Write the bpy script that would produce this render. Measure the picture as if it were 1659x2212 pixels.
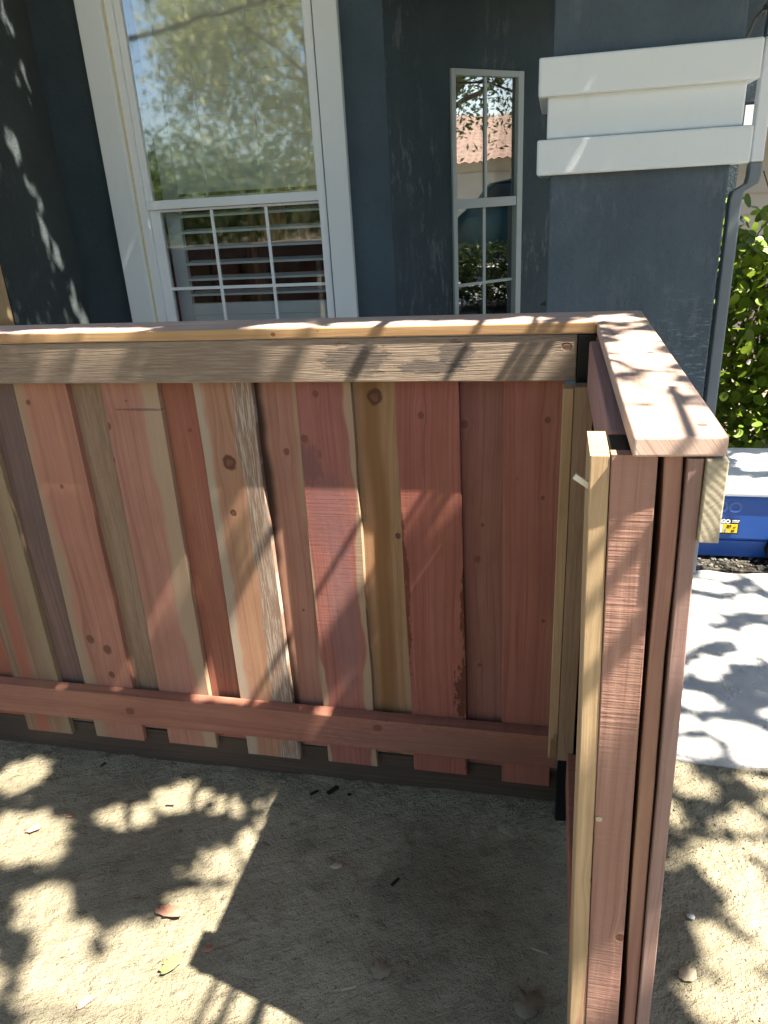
import bpy, bmesh, math, random
import numpy as np
from mathutils import Vector, Matrix, noise as mnoise
rad = math.radians
scene = bpy.context.scene
for o in list(bpy.data.objects): bpy.data.objects.remove(o)
col = scene.collection

# ------------------------------------------------------------------ camera
CAMZ = 1.447
cam_d = bpy.data.cameras.new('camera'); cam = bpy.data.objects.new('camera', cam_d); col.objects.link(cam)
Dn = np.array([220., -3744., -1590.]); Dn /= np.linalg.norm(Dn)
Yn = np.array([371., 699., -1590.]); Yn -= Dn*(Yn@Dn); Yn /= np.linalg.norm(Yn)
Un = -Dn; Xn = np.cross(Yn, Un)
Rm = np.array([Xn, Yn, Un])
M = Matrix([list(Rm[0])+[0], list(Rm[1])+[0], list(Rm[2])+[CAMZ], [0, 0, 0, 1]])
cam.matrix_world = M
cam_d.sensor_fit = 'VERTICAL'; cam_d.sensor_height = 24; cam_d.lens = 24*1590/2212
cam_d.clip_start = .02; cam_d.clip_end = 400
scene.camera = cam

# ------------------------------------------------------------------ light
SUN = Vector((.62, -.15, 1)).normalized()
EL = math.asin(SUN.z); ROT = math.atan2(SUN.x, SUN.y)
world = bpy.data.worlds.new('World'); scene.world = world; world.use_nodes = True
wn = world.node_tree.nodes; wl = world.node_tree.links
bg = wn['Background']; sky = wn.new('ShaderNodeTexSky'); sky.sky_type = 'NISHITA'
sky.sun_disc = False; sky.sun_elevation = EL; sky.sun_rotation = ROT; sky.air_density = 1.0; sky.dust_density = 1.2
wl.new(sky.outputs[0], bg.inputs[0]); bg.inputs[1].default_value = .068
sd = bpy.data.lights.new('sun', 'SUN'); sd.energy = 5; sd.angle = rad(.5); sd.color = (1, .93, .82)
so = bpy.data.objects.new('sun', sd); col.objects.link(so); so.location = SUN*30
so.rotation_euler = (-SUN).to_track_quat('-Z', 'Y').to_euler()
scene.view_settings.view_transform = 'Standard'; scene.view_settings.look = 'None'
scene.view_settings.exposure = 2.38; scene.view_settings.gamma = 1; scene.view_settings.use_curve_mapping = False

# ------------------------------------------------------------------ object helpers
def tag(o, label=None, cat=None, group=None, kind=None):
    if label: o['label'] = label
    if cat: o['category'] = cat
    if group: o['group'] = group
    if kind: o['kind'] = kind
    return o
def empty(name, loc=(0, 0, 0), **k):
    o = bpy.data.objects.new(name, None); col.objects.link(o); o.location = loc; o.empty_display_size = .1
    return tag(o, **k)
def link(name, me, mat=None, parent=None, loc=None, rot=None, smooth=False):
    o = bpy.data.objects.new(name, me); col.objects.link(o)
    if mat is not None and not me.materials: me.materials.append(mat)
    if smooth: me.polygons.foreach_set('use_smooth', [True]*len(me.polygons))
    if parent: o.parent = parent
    if parent and loc is not None:
        w = Vector((0, 0, 0)); p = parent
        while p: w += p.location; p = p.parent
        o.location = Vector(loc)-w
    elif loc is not None: o.location = loc
    elif parent:
        w = Vector((0, 0, 0)); p = parent
        while p: w += p.location; p = p.parent
        o.location = -w
    if rot: o.rotation_euler = rot
    return o
def mesh(name, vs, fs):
    me = bpy.data.meshes.new(name); me.from_pydata([tuple(v) for v in vs], [], fs); me.update(); return me
class MB:
    def __init__(s): s.v = []; s.f = []
    def box(s, x0, x1, y0, y1, z0, z1, M=None):
        b = len(s.v); P = [(x0,y0,z0),(x1,y0,z0),(x1,y1,z0),(x0,y1,z0),(x0,y0,z1),(x1,y0,z1),(x1,y1,z1),(x0,y1,z1)]
        s.v += [tuple(M@Vector(p)) if M else p for p in P]
        s.f += [tuple(b+i for i in q) for q in [(0,3,2,1),(4,5,6,7),(0,1,5,4),(1,2,6,5),(2,3,7,6),(3,0,4,7)]]
        return s
    def tube(s, pts, rs, n=8, cap=True):
        b = len(s.v); pts = [Vector(p) for p in pts]
        if not hasattr(rs, '__len__'): rs = [rs]*len(pts)
        for i, p in enumerate(pts):
            d = (pts[min(i+1, len(pts)-1)]-pts[max(i-1, 0)]).normalized()
            a = d.orthogonal().normalized() if i == 0 else (a - d*a.dot(d)).normalized()
            c = d.cross(a)
            for k in range(n):
                t = 2*math.pi*k/n; s.v.append(tuple(p+(a*math.cos(t)+c*math.sin(t))*rs[i]))
        for i in range(len(pts)-1):
            for k in range(n):
                k2 = (k+1) % n; s.f.append((b+i*n+k, b+i*n+k2, b+(i+1)*n+k2, b+(i+1)*n+k))
        if cap:
            s.f.append(tuple(b+k for k in range(n))[::-1]); e = b+(len(pts)-1)*n; s.f.append(tuple(e+k for k in range(n)))
        return s
    def build(s, name, mat, parent=None, bevel=0, smooth=False, rot=None, seg=2):
        o = link(name, mesh(name, s.v, s.f), mat, parent, smooth=smooth)
        if bevel:
            m = o.modifiers.new('bevel', 'BEVEL'); m.width = bevel; m.segments = seg; m.limit_method = 'ANGLE'
        return o
def box(name, x0, x1, y0, y1, z0, z1, mat, parent=None, bevel=0):
    # origin at the box's minimum corner so that the procedural grain follows the piece
    o = link(name, mesh(name, MB().box(0, x1-x0, 0, y1-y0, 0, z1-z0).v, MB().box(0, 1, 0, 1, 0, 1).f), mat, parent, loc=(x0, y0, z0))
    if bevel:
        m = o.modifiers.new('bevel', 'BEVEL'); m.width = bevel; m.segments = 2
    return o

# ------------------------------------------------------------------ shader helpers
class NT:
    def __init__(s, name):
        s.m = bpy.data.materials.new(name); s.m.use_nodes = True; s.t = s.m.node_tree
        s.b = s.t.nodes['Principled BSDF']; s.out = s.t.nodes['Material Output']
        tc = s.t.nodes.new('ShaderNodeTexCoord'); s.obj = tc.outputs['Object']
        sp = s.t.nodes.new('ShaderNodeSeparateXYZ'); s.t.links.new(s.obj, sp.inputs[0]); s.x, s.y, s.z = sp.outputs
    def setin(s, sock, v):
        if isinstance(v, bpy.types.NodeSocket): s.t.links.new(v, sock)
        elif hasattr(v, '__len__') and len(v) == 3 and sock.type == 'RGBA': sock.default_value = (*v, 1)
        else: sock.default_value = v
    def M(s, op, a, b=None, c=None, clamp=False):
        n = s.t.nodes.new('ShaderNodeMath'); n.operation = op; n.use_clamp = clamp
        for i, v in enumerate((a, b, c)):
            if v is not None: s.setin(n.inputs[i], v)
        return n.outputs[0]
    def add(s, a, b): return s.M('ADD', a, b)
    def sub(s, a, b): return s.M('SUBTRACT', a, b)
    def mul(s, a, b): return s.M('MULTIPLY', a, b)
    def vec(s, x, y, z):
        n = s.t.nodes.new('ShaderNodeCombineXYZ')
        for i, v in enumerate((x, y, z)): s.setin(n.inputs[i], v)
        return n.outputs[0]
    def noise(s, v, scale=1., detail=2., rough=.5, dist=0., col=False):
        n = s.t.nodes.new('ShaderNodeTexNoise'); s.setin(n.inputs['Vector'], v)
        n.inputs['Scale'].default_value = scale; n.inputs['Detail'].default_value = detail
        n.inputs['Roughness'].default_value = rough; n.inputs['Distortion'].default_value = dist
        return n.outputs[1 if col else 0]
    def voro(s, v, scale=1., out=0, feat='F1'):
        n = s.t.nodes.new('ShaderNodeTexVoronoi'); n.feature = feat; s.setin(n.inputs['Vector'], v); n.inputs['Scale'].default_value = scale
        return n.outputs[out]
    def ss(s, v, a, b, lo=0., hi=1.):
        n = s.t.nodes.new('ShaderNodeMapRange'); n.interpolation_type = 'SMOOTHSTEP'; n.clamp = True
        s.setin(n.inputs[0], v); n.inputs[1].default_value = a; n.inputs[2].default_value = b; n.inputs[3].default_value = lo; n.inputs[4].default_value = hi
        return n.outputs[0]
    def mix(s, f, a, b, mode='MIX'):
        n = s.t.nodes.new('ShaderNodeMix'); n.data_type = 'RGBA'; n.blend_type = mode
        s.setin(n.inputs[0], f); s.setin(n.inputs[6], a); s.setin(n.inputs[7], b); return n.outputs[2]
    def bump(s, h, strength=.5, dist=.01, normal=None):
        n = s.t.nodes.new('ShaderNodeBump'); s.setin(n.inputs['Height'], h); n.inputs['Strength'].default_value = strength
        n.inputs['Distance'].default_value = dist
        if normal: s.setin(n.inputs['Normal'], normal)
        s.t.links.new(n.outputs[0], s.b.inputs['Normal']); return n.outputs[0]
    def fin(s, colr=None, rough=.8, spec=.3, **k):
        if colr is not None: s.setin(s.b.inputs['Base Color'], colr)
        s.setin(s.b.inputs['Roughness'], rough); s.b.inputs['Specular IOR Level'].default_value = spec
        for a, v in k.items(): s.setin(s.b.inputs[a.replace('_', ' ')], v)
        return s.m
def simple(name, c, rough=.7, spec=.3, nscale=30, namt=.15, bump=0, **k):
    n = NT(name); f = n.noise(n.obj, nscale, 3)
    cc = n.mix(f, tuple(v*(1-namt) for v in c), tuple(min(1, v*(1+namt)) for v in c))
    if bump: n.bump(n.noise(n.obj, nscale*3, 3), .5, bump)
    return n.fin(cc, rough, spec, **k)

PINK = (.385, .175, .118); RED = (.29, .115, .085); MAUVE = (.30, .15, .135); TAN = (.37, .235, .125); OLIVE = (.27, .17, .105)
YEL = (.43, .305, .18); SAP = (.41, .285, .185); GREY = (.30, .235, .19); BROWN = (.19, .10, .065); DARK = (.085, .05, .035)
def dk(c, f=.62): return (c[0]*f, c[1]*f*.93, c[2]*f*.9)
def wood(name, light, dark=None, ax='z', u='x', knots=(), sap=None, sap2=None, weather=None, fib=None, stain=None,
         seed=0., saw=.09, bump=.3, blot=.5, heart=None, grey=0., bscale=1.):
    """procedural plank: ax = grain axis, u = axis across the face"""
    n = NT(name); dark = dark or dk(light); A = {'x': n.x, 'y': n.y, 'z': n.z}
    L = A[ax]; U = A[u]; W = A[[c for c in 'xyz' if c not in (ax, u)][0]]
    low = n.noise(n.vec(n.mul(U, 3.), n.mul(L, 1.4), seed), 1., 1.)
    phi = n.add(n.add(U, n.mul(W, .7)), n.mul(n.sub(low, .5), .05))
    kmask = None; kcol = None
    for (uk, lk, r) in knots:
        du = n.sub(U, uk); dl = n.sub(L, lk)
        r = r*.8
        r2 = n.add(n.M('POWER', n.M('ABSOLUTE', n.mul(du, 1/r)), 2.), n.M('POWER', n.M('ABSOLUTE', n.mul(dl, 1/(r*1.15))), 2.))
        r3 = n.add(n.M('POWER', n.M('ABSOLUTE', n.mul(du, 1/(r*2.2))), 2.), n.M('POWER', n.M('ABSOLUTE', n.mul(dl, 1/(r*5))), 2.))
        g = n.M('EXPONENT', n.mul(r3, -1.))
        phi = n.sub(phi, n.mul(n.mul(du, g), .85))
        wob = n.add(r2, n.mul(n.sub(n.noise(n.vec(U, L, seed), 60., 2.), .5), 1.3))
        m = n.ss(wob, 1.5, .75)
        inner = n.ss(wob, .1, .45)
        kmask = m if kmask is None else n.M('MAXIMUM', kmask, m); kcol = inner if kcol is None else n.mul(kcol, inner)
    broad = n.noise(n.vec(n.mul(phi, 38.), n.mul(L, .55), seed+3), 1., 2., .5)
    fine = n.noise(n.vec(n.mul(phi, 420.), n.mul(L, 5.), seed+7), 1., 3., .6)
    line = n.noise(n.vec(n.mul(phi, 150.), n.mul(L, .8), seed+11), 1., 1.)
    f = n.add(n.add(n.mul(n.ss(broad, .3, .7), .45), n.mul(n.ss(line, .45, .66), .55)), n.mul(n.sub(fine, .5), .8))
    c = n.mix(n.M('MULTIPLY', f, .85, clamp=True), light, dark)
    # tan and orange drift of the heartwood, darker growth streaks
    tn = n.noise(n.vec(n.mul(phi, 16.), n.mul(L, 1.1), seed+80), 1., 3., .6)
    c = n.mix(n.mul(n.ss(tn, .42, .72), .6), c, (light[0]*1.04, light[1]*(1.2 if light[1]/light[0] < .55 else .93), light[2]*.98))
    st2 = n.noise(n.vec(n.mul(phi, 95.), n.mul(L, 1.3), seed+85), 1., 4., .7)
    c = n.mix(n.mul(n.ss(st2, .54, .68), .55), c, (light[0]*.5, light[1]*.43, light[2]*.42))
    c = n.mix(n.mul(n.ss(st2, .46, .34), .35), c, (min(.6, light[0]*1.3), light[1]*1.35, light[2]*1.3))
    mot = n.noise(n.vec(n.mul(U, 30.), n.mul(L, 9.), seed+88), 1., 4., .7)
    c = n.mix(n.mul(n.ss(mot, .5, .75), .35), c, dk(light, .62))
    bl = n.noise(n.vec(n.mul(U, 9.), n.mul(L, 3.5), seed+20), 1., 3., .6)
    c = n.mix(n.mul(n.ss(bl, .35, .75), blot), c, dk(light, .72))
    if heart:   # strip of other colour along the middle: (centre, halfwidth, colour)
        hm = n.ss(n.M('ABSOLUTE', n.sub(n.add(U, n.mul(n.sub(n.noise(n.vec(0., n.mul(L, 2.5), seed+5), 1., 2.), .5), .05)), heart[0])), heart[1], heart[1]*.3)
        c = n.mix(n.mul(hm, .85), c, heart[2])
    for sp in (sap, sap2):
        if sp:  # (edge position, side, colour, softness)
            pos, side, sc, soft = sp
            e = n.add(n.mul(n.sub(U, pos), side), n.mul(n.sub(n.noise(n.vec(0., n.mul(L, 3.2), seed+31), 1., 3.), .5), .08))
            m = n.ss(e, -soft, soft)
            c = n.mix(m, c, n.mix(n.mul(fine, .9), sc, dk(sc, .66)))
    if weather: # fibrous grey wear: (amount, lightcol)
        w = n.noise(n.vec(n.mul(U, 260.), n.mul(L, 12.), seed+40), 1., 4., .7)
        wm = n.mul(n.ss(w, .46, .6), weather[0])
        if len(weather) > 2:
            reg = n.ss(n.add(n.mul(n.sub(U, weather[2]), weather[3]), n.mul(n.sub(n.noise(n.vec(0., n.mul(L, 3.), seed+41), 1., 2.), .5), .07)), -.004, .004)
            wm = n.mul(wm, reg); c = n.mix(n.mul(reg, .6), c, dk(weather[1], .45))
        c = n.mix(wm, c, weather[1])
    if stain:   # list of (u, l, ru, rl, colour, hardness)
        for (us, ls, ru, rl, sc, hd) in stain:
            q = n.add(n.M('POWER', n.M('ABSOLUTE', n.mul(n.sub(U, us), 1/ru)), 2.), n.M('POWER', n.M('ABSOLUTE', n.mul(n.sub(L, ls), 1/rl)), 2.))
            q = n.add(q, n.mul(n.sub(n.noise(n.vec(n.mul(U, 120.), n.mul(L, 28.), seed+50), 1., 5., .72), .5), 5.))
            c = n.mix(n.mul(n.ss(q, 1.+.6*(1-hd), 1.-.1-.5*(1-hd)), .35+.5*hd), c, sc)
    if kmask is not None:
        halo = None
        c = n.mix(n.mul(kmask, .9), c, n.mix(n.M('MULTIPLY', kcol, .8) if max(k_[2] for k_ in knots) > .014 else 0., (.15, .06, .035), (.06, .022, .014)))
    # small checks and pin knots
    pk = n.voro(n.vec(n.mul(U, 14.), n.mul(L, 9.), seed), 1.)
    c = n.mix(n.mul(n.ss(pk, .03, .015), .5), c, (.06, .03, .02))
    sawn = n.noise(n.vec(n.mul(U, 2.), n.mul(L, 190.), seed+60), 1., 2., .6)
    saw2 = n.noise(n.vec(n.mul(U, 25.), n.mul(L, 45.), seed+61), 1., 3., .6)
    h = n.add(n.mul(fine, .35 if saw < .3 else .1), n.mul(n.add(sawn, saw2), saw))
    if kmask is not None: h = n.sub(h, n.mul(kmask, .4))
    n.bump(h, bump, .004*bscale)
    if grey: c = n.mix(grey, c, (.17, .145, .12))
    return n.fin(c, .72, .25)

def stucco(name, c, patch=None, amt=.5, bscale=.011, bs=1.):
    n = NT(name)
    a = n.noise(n.obj, 3., 4., .6); b = n.noise(n.obj, 45.*bs, 4., .65); v = n.noise(n.obj, 160.*bs, 3., .6)
    cc = n.mix(n.ss(a, .3, .7), tuple(q*.86 for q in c), tuple(q*1.12 for q in c))
    cc = n.mix(n.mul(n.ss(b, .5, .75), .25), cc, tuple(q*.6 for q in c))
    if patch:
        st = n.noise(n.vec(n.mul(n.x, 26.), n.mul(n.y, 26.), n.mul(n.z, 7.)), 1., 5., .7)
        rg = n.noise(n.obj, 2.2, 2.)
        cc = n.mix(n.mul(n.mul(n.ss(st, .5, .62), n.ss(rg, .42, .6)), amt), cc, patch)
    if name == 'column_stucco':   # pale streaks low towards the outer edge
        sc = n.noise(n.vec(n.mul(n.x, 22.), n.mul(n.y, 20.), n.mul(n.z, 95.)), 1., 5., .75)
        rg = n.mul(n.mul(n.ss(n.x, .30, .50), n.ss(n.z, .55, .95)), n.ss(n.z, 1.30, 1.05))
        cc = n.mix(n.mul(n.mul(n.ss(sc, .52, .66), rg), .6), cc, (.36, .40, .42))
    n.bump(n.add(n.mul(b, .7), n.mul(v, .3)), .8, bscale)
    return n.fin(cc, .85, .2)

M_SLATE = stucco('slate_stucco', (.072, .102, .126))
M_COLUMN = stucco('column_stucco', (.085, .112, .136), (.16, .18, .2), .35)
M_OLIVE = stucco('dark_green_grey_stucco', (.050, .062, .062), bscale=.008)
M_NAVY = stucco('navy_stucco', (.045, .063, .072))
M_ROUGH = stucco('rough_stucco', (.060, .082, .094), (.15, .17, .19), .75, .012)
nw = NT('white_stucco'); nb_ = nw.noise(nw.obj, 70., 4., .65); na_ = nw.noise(nw.vec(nw.mul(nw.x, 14.), nw.mul(nw.y, 14.), nw.mul(nw.z, 2.)), 1., 4., .7)
nw.bump(nw.add(nb_, nw.mul(nw.noise(nw.obj, 6., 2.), .6)), .5, .0022)
M_WHITE = nw.fin(nw.mix(nw.mul(nw.ss(na_, .55, .75), .12), (.70, .74, .75), (.50, .50, .47)), .8, .2)
M_FRAME = simple('white_vinyl', (.74, .77, .78), .35, .4, 12, .04)
M_FRAME2 = simple('grey_green_vinyl', (.42, .47, .46), .4, .4, 12, .06)
M_SHUT = simple('shutter_white', (.82, .84, .83), .45, .4, 10, .04)
M_CAULK = simple('yellowed_caulk', (.62, .55, .34), .7, .2, 40, .15)
M_BLACK = simple('black_post_paint', (.006, .007, .008), .5, .25, 40, .2)
M_DARKROOM = simple('dark_room', (.035, .03, .028), .9, .1)

def glass(name, base, tint=(.95, .98, .98)):
    n = NT(name); t = n.t; tr = t.nodes.new('ShaderNodeBsdfTransparent'); tr.inputs[0].default_value = (*tint, 1)
    gl = t.nodes.new('ShaderNodeBsdfGlossy'); gl.inputs['Roughness'].default_value = .012 if base > .25 else .035
    wv = n.noise(n.obj, 2.2, 2.); bp = t.nodes.new('ShaderNodeBump'); bp.inputs['Strength'].default_value = .12; bp.inputs['Distance'].default_value = .01
    t.links.new(wv, bp.inputs['Height']); t.links.new(bp.outputs[0], gl.inputs['Normal'])
    fr = t.nodes.new('ShaderNodeFresnel'); fr.inputs[0].default_value = 1.5
    f = n.M('ADD', n.mul(fr.outputs[0], 1.5), base, clamp=True)
    mx = t.nodes.new('ShaderNodeMixShader'); t.links.new(f, mx.inputs[0]); t.links.new(tr.outputs[0], mx.inputs[1]); t.links.new(gl.outputs[0], mx.inputs[2])
    t.links.new(mx.outputs[0], n.out.inputs[0]); return n.m
M_GLASS = glass('window_glass', .19)
M_GLASSL = glass('lower_glass', .01)
M_GLASS2 = glass('dark_window_glass', .30)

# ------------------------------------------------------------------ ground
def dirt_mat():
    n = NT('packed_dirt')
    a = n.noise(n.obj, 2.6, 5., .6); b = n.noise(n.obj, 22., 5., .65); g = n.noise(n.obj, 260., 3., .7)
    c = n.mix(n.ss(a, .32, .68), (.255, .222, .148), (.380, .332, .230))
    c = n.mix(n.mul(n.ss(b, .45, .75), .5), c, (.150, .132, .090))
    c = n.mix(n.mul(n.ss(g, .5, .68), .45), c, (.095, .083, .056))
    sp = n.voro(n.obj, 95.); c = n.mix(n.mul(n.ss(sp, .16, .08), .5), c, (.34, .31, .24))
    sp2 = n.voro(n.obj, 40.); c = n.mix(n.mul(n.ss(sp2, .13, .07), .7), c, (.07, .06, .045))
    wet = n.noise(n.obj, 1.7, 4., .6, .8); c = n.mix(n.mul(n.ss(wet, .48, .60), .38), c, (.120, .105, .068))
    tr_ = n.noise(n.vec(n.mul(n.add(n.x, n.mul(n.y, .6)), 5.), n.mul(n.sub(n.y, n.mul(n.x, .6)), 24.), 0.), 1., 4., .6)
    clod = n.ss(n.voro(n.obj, 17., 0), .34, .12)
    h = n.add(n.add(n.mul(b, .6), n.mul(g, .22)), n.add(n.mul(n.noise(n.obj, 75., 4., .7), .4), n.add(n.mul(tr_, .7), n.mul(clod, .22))))
    n.bump(h, .9, .035)
    return n.fin(c, .95, .1)
M_DIRT = dirt_mat()
def hgt(x, y):
    v = mnoise.fractal(Vector((x*1.4, y*1.4, 3.1)), 1., 2., 4)*.018 + mnoise.fractal(Vector((x*9, y*9, 1.)), .8, 2., 3)*.006
    e = 0.
    if 1.40 < y < 1.62 and x < .2: e = .006*math.exp(-((y-1.50)/.05)**2)
    return v+e
def ground():
    xs = [-60, -25, -10, -5]+[-3.2+.035*i for i in range(int(6.4/.035)+1)]+[5, 10, 25, 70]
    ys = [-60, -25, -10, -4]+[-.6+.035*i for i in range(int(4.4/.035)+1)]+[6, 12, 25, 60]
    vs = [(x, y, hgt(x, y)-.004 if (-3.3 < x < 3.3 and -.7 < y < 3.9) else -.004) for y in ys for x in xs]
    nx = len(xs); fs = [(j*nx+i, j*nx+i+1, (j+1)*nx+i+1, (j+1)*nx+i) for j in range(len(ys)-1) for i in range(nx-1)]
    tag(link('ground', mesh('ground', vs, fs), M_DIRT, smooth=True), 'packed sandy dirt ground with dappled light around the new fence', kind='structure')
ground()
def concrete(name, c):
    n = NT(name); a = n.noise(n.obj, 3.5, 5., .65); b = n.noise(n.obj, 38., 4., .6)
    cc = n.mix(n.ss(a, .3, .7), tuple(v*.78 for v in c), c); cc = n.mix(n.mul(n.ss(b, .5, .7), .3), cc, tuple(v*.6 for v in c))
    cr = n.voro(n.add(n.obj, 0.) if False else n.obj, 2.1, 0, 'DISTANCE_TO_EDGE')
    w = n.noise(n.obj, 6., 3.)
    n.bump(n.add(b, n.mul(n.ss(n.noise(n.obj, 5., 3., .6, 1.2), .49, .51), .5)), .5, .008)
    return n.fin(cc, .85, .2)
M_PATH = concrete('pale_concrete', (.50, .49, .46))
def slab(name, pts, z, th, mat, label, sub=0):
    # irregular outline extruded to a slab
    n_ = len(pts); vs = [(x, y, z) for x, y in pts]+[(x, y, z-th) for x, y in pts]
    fs = [tuple(range(n_)), tuple(range(2*n_-1, n_-1, -1))]+[(i, i+n_, (i+1) % n_+n_, (i+1) % n_) for i in range(n_)]
    o = link(name, mesh(name, vs, fs), mat); m = o.modifiers.new('bevel', 'BEVEL'); m.width = .006; m.segments = 2; m.limit_method = 'ANGLE'
    return tag(o, label, kind='structure')
rnd = random.Random(4)
edge = [(.22+.07*i, 1.690+rnd.uniform(-.010, .010)) for i in range(40)]
far = [(.22+.07*i, 2.815+rnd.uniform(-.012, .012)) for i in range(40)]
slab('path', edge+[(9, 1.70), (9, 2.80)]+far[::-1], .014, .06, M_PATH, 'pale concrete garden path outside the fence')
def mulch_mat():
    n = NT('dark_mulch'); b = n.noise(n.obj, 40., 4.); n.bump(b, 1., .03)
    return n.fin(n.mix(n.ss(b, .4, .65), (.02, .018, .014), (.09, .08, .065)), .95, .1)
bx = box('mulch_bed', .56, 9, 2.83, 3.9, -.03, .010, mulch_mat()); tag(bx, 'dark mulch bed between the path and the hedge', kind='structure')
M_STONE = simple('pebble_grey', (.12, .115, .10), .8, .2, 60, .4)
mb = MB(); rnd = random.Random(9)
def blob(mb, c, r, rnd, flat=.6):
    b = len(mb.v); ph = [(0, 0, 1)]+[(math.cos(t), math.sin(t), .35) for t in [i*1.2566 for i in range(5)]]+[(math.cos(t+.6), math.sin(t+.6), -.4) for t in [i*1.2566 for i in range(5)]]+[(0, 0, -.9)]
    a = rnd.uniform(0, 6.28); ca, sa = math.cos(a), math.sin(a); sx = rnd.uniform(.7, 1.4)
    for p in ph:
        k = r*rnd.uniform(.8, 1.15); x, y = p[0]*k*sx, p[1]*k
        mb.v.append((c[0]+x*ca-y*sa, c[1]+x*sa+y*ca, c[2]+p[2]*k*flat))
    for i in range(5):
        j = (i+1) % 5
        mb.f += [(b, b+1+i, b+1+j), (b+1+i, b+6+i, b+1+j), (b+1+j, b+6+i, b+6+j), (b+6+i, b+11, b+6+j)]
for i in range(300):
    x = rnd.uniform(.5, 1.6); y = rnd.uniform(2.83, 2.98) if rnd.random() < .75 else rnd.uniform(2.8, 3.4); blob(mb, (x, y, .013), rnd.uniform(.003, .011), rnd)
tag(mb.build('gravel', M_STONE, smooth=True), 'grey gravel scattered along the far edge of the path', kind='stuff')
mb = MB()
for i in range(3600):
    x = rnd.uniform(-1.7, .85) if rnd.random() < .8 else rnd.uniform(.2, .9); y = rnd.uniform(.7, 1.68)
    if rnd.random() < .35 and x < .1: y = 1.455+rnd.gauss(0, .03)
    blob(mb, (x, y, hgt(x, y)-.003), rnd.choice((.0012, .0018, .0025, .004)) if y > 1.35 else rnd.choice((.001, .0015, .0022)), rnd, .8)
tag(mb.build('soil_crumbs', simple('soil_crumb', (.19, .17, .12), .95, .1, 90, .5)), 'small crumbs of soil loose on the dirt', kind='stuff')

# ------------------------------------------------------------------ fence
F = empty('wooden_fence', (-1.0, 1.45, 0), label='new redwood board fence with flat cap turning a corner towards the viewer', cat='fence')
YB = 1.47
def plank(name, xt, xb, z0, z1, y, th, mat, wav=.0015, seed=0, label=None, parent=None, live=0):
    """vertical board: xt/xb = (left,right) at top and bottom; origin at bottom centre"""
    n_ = 26; vs = []; fs = []; xc = (xb[0]+xb[1])/2
    for i in range(n_+1):
        t = i/n_; z = t*(z1-z0); l = xb[0]+(xt[0]-xb[0])*t-xc; r = xb[1]+(xt[1]-xb[1])*t-xc
        l += wav*mnoise.noise(Vector((seed*3.1, z*4, 0)))*2+wav*.4*mnoise.noise(Vector((seed, z*30, 0)))
        r += wav*mnoise.noise(Vector((seed*3.1+9, z*4, 0)))*2+wav*.4*mnoise.noise(Vector((seed+5, z*30, 0)))
        if live: r += live*(mnoise.noise(Vector((seed+2, z*5.5, 2)))-.1)
        b = .0012
        vs += [(l, b, z), (l+b, 0, z), (r-b, 0, z), (r, b, z), (r, th, z), (l, th, z)]
    for i in range(n_):
        for k in range(6):
            a = i*6+k; c = i*6+(k+1) % 6; fs.append((a, c, c+6, a+6))
    fs.append((5, 4, 3, 2, 1, 0)); e = n_*6; fs.append(tuple(e+k for k in range(6)))
    o = link(name, mesh(name, vs, fs), mat, parent or F, loc=(xc, y, z0))
    if label: o['label'] = label
    return o
z0 = CAMZ-1.372; ZR = CAMZ-.25
TOPZ = 1.2195
def kz(v): return v-z0        # height above ground -> local length
# front layer boards (left,right at top), (left,right at bottom)
front = [
 ('F1', (-1.452, -1.312), (-1.462, -1.316), wood('wood_tan_red', OLIVE, dk(OLIVE, .5), seed=1, heart=(-.02, .03, (.30, .10, .06)), knots=[(.03, .9, .008)], sap=(.045, 1, (.30, .22, .13), .02), blot=.8)),
 ('F2', (-1.217, -1.080), (-1.236, -1.083), wood('wood_pink_sap_left', PINK, (.27, .12, .085), seed=2, sap=(-.045, -1, (.36, .26, .165), .02), knots=[(.018, 1.06, .009), (-.03, .98, .007), (.005, .77, .006), (.025, .30, .014), (-.02, .33, .014), (.02, .22, .011)], blot=.5)),
 ('F3', (-.990, -.850), (-1.007, -.861), wood('wood_pink_sap_right', (.37, .178, .128), (.27, .115, .085), seed=3, sap=(.038, 1, SAP, .008), knots=[(.0, .98, .003), (-.06, .92, .010)], stain=[(.03, .96, .06, .003, (.1, .06, .06), .6)], blot=.5)),
 ('F4', (-.764, -.629), (-.771, -.622), wood('wood_grey_weathered_heart', (.36, .19, .12), (.25, .12, .075), seed=4, sap=(-.048, -1, (.42, .33, .24), .008), weather=(.9, (.40, .33, .26), .02, 1), knots=[(-.008, .845, .019), (-.016, .72, .009)], blot=.4)),
 ('F5', (-.527, -.404), (-.541, -.408), wood('wood_mauve', (.32, .122, .098), (.21, .075, .062), seed=5, sap=(.052, 1, SAP, .004), sap2=(-.058, -1, SAP, .004), knots=[(-.01, 1.00, .008), (-.045, .90, .010)], stain=[(-.04, .84, .03, .05, (.09, .05, .06), .2), (.0, .72, .05, .10, (.16, .09, .10), .1), (.01, .45, .035, .2, (.17, .11, .12), .1)], saw=.3, bump=.4)),
 ('F6', (-.313, -.180), (-.309, -.169), wood('wood_red', (.33, .118, .088), (.225, .075, .055), seed=6, knots=[(.02, 1.035, .009), (-.02, .95, .008)], blot=.5, saw=.3, bump=.4,
     stain=[(.070, .26, .030, .09, (.085, .026, .013), 1), (.070, .48, .014, .12, (.10, .03, .015), 1), (-.073, .50, .012, .2, (.11, .035, .018), 1), (.072, .10, .012, .12, (.10, .03, .018), 1)])),
 ('F7', (-.089, .030), (-.085, .035), wood('wood_pink_straight', (.34, .132, .10), (.22, .076, .056), seed=7, knots=[(-.03, 1.035, .008), (.025, .95, .007), (.02, .78, .005), (.03, .48, .005)], blot=.55)),
]
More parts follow.
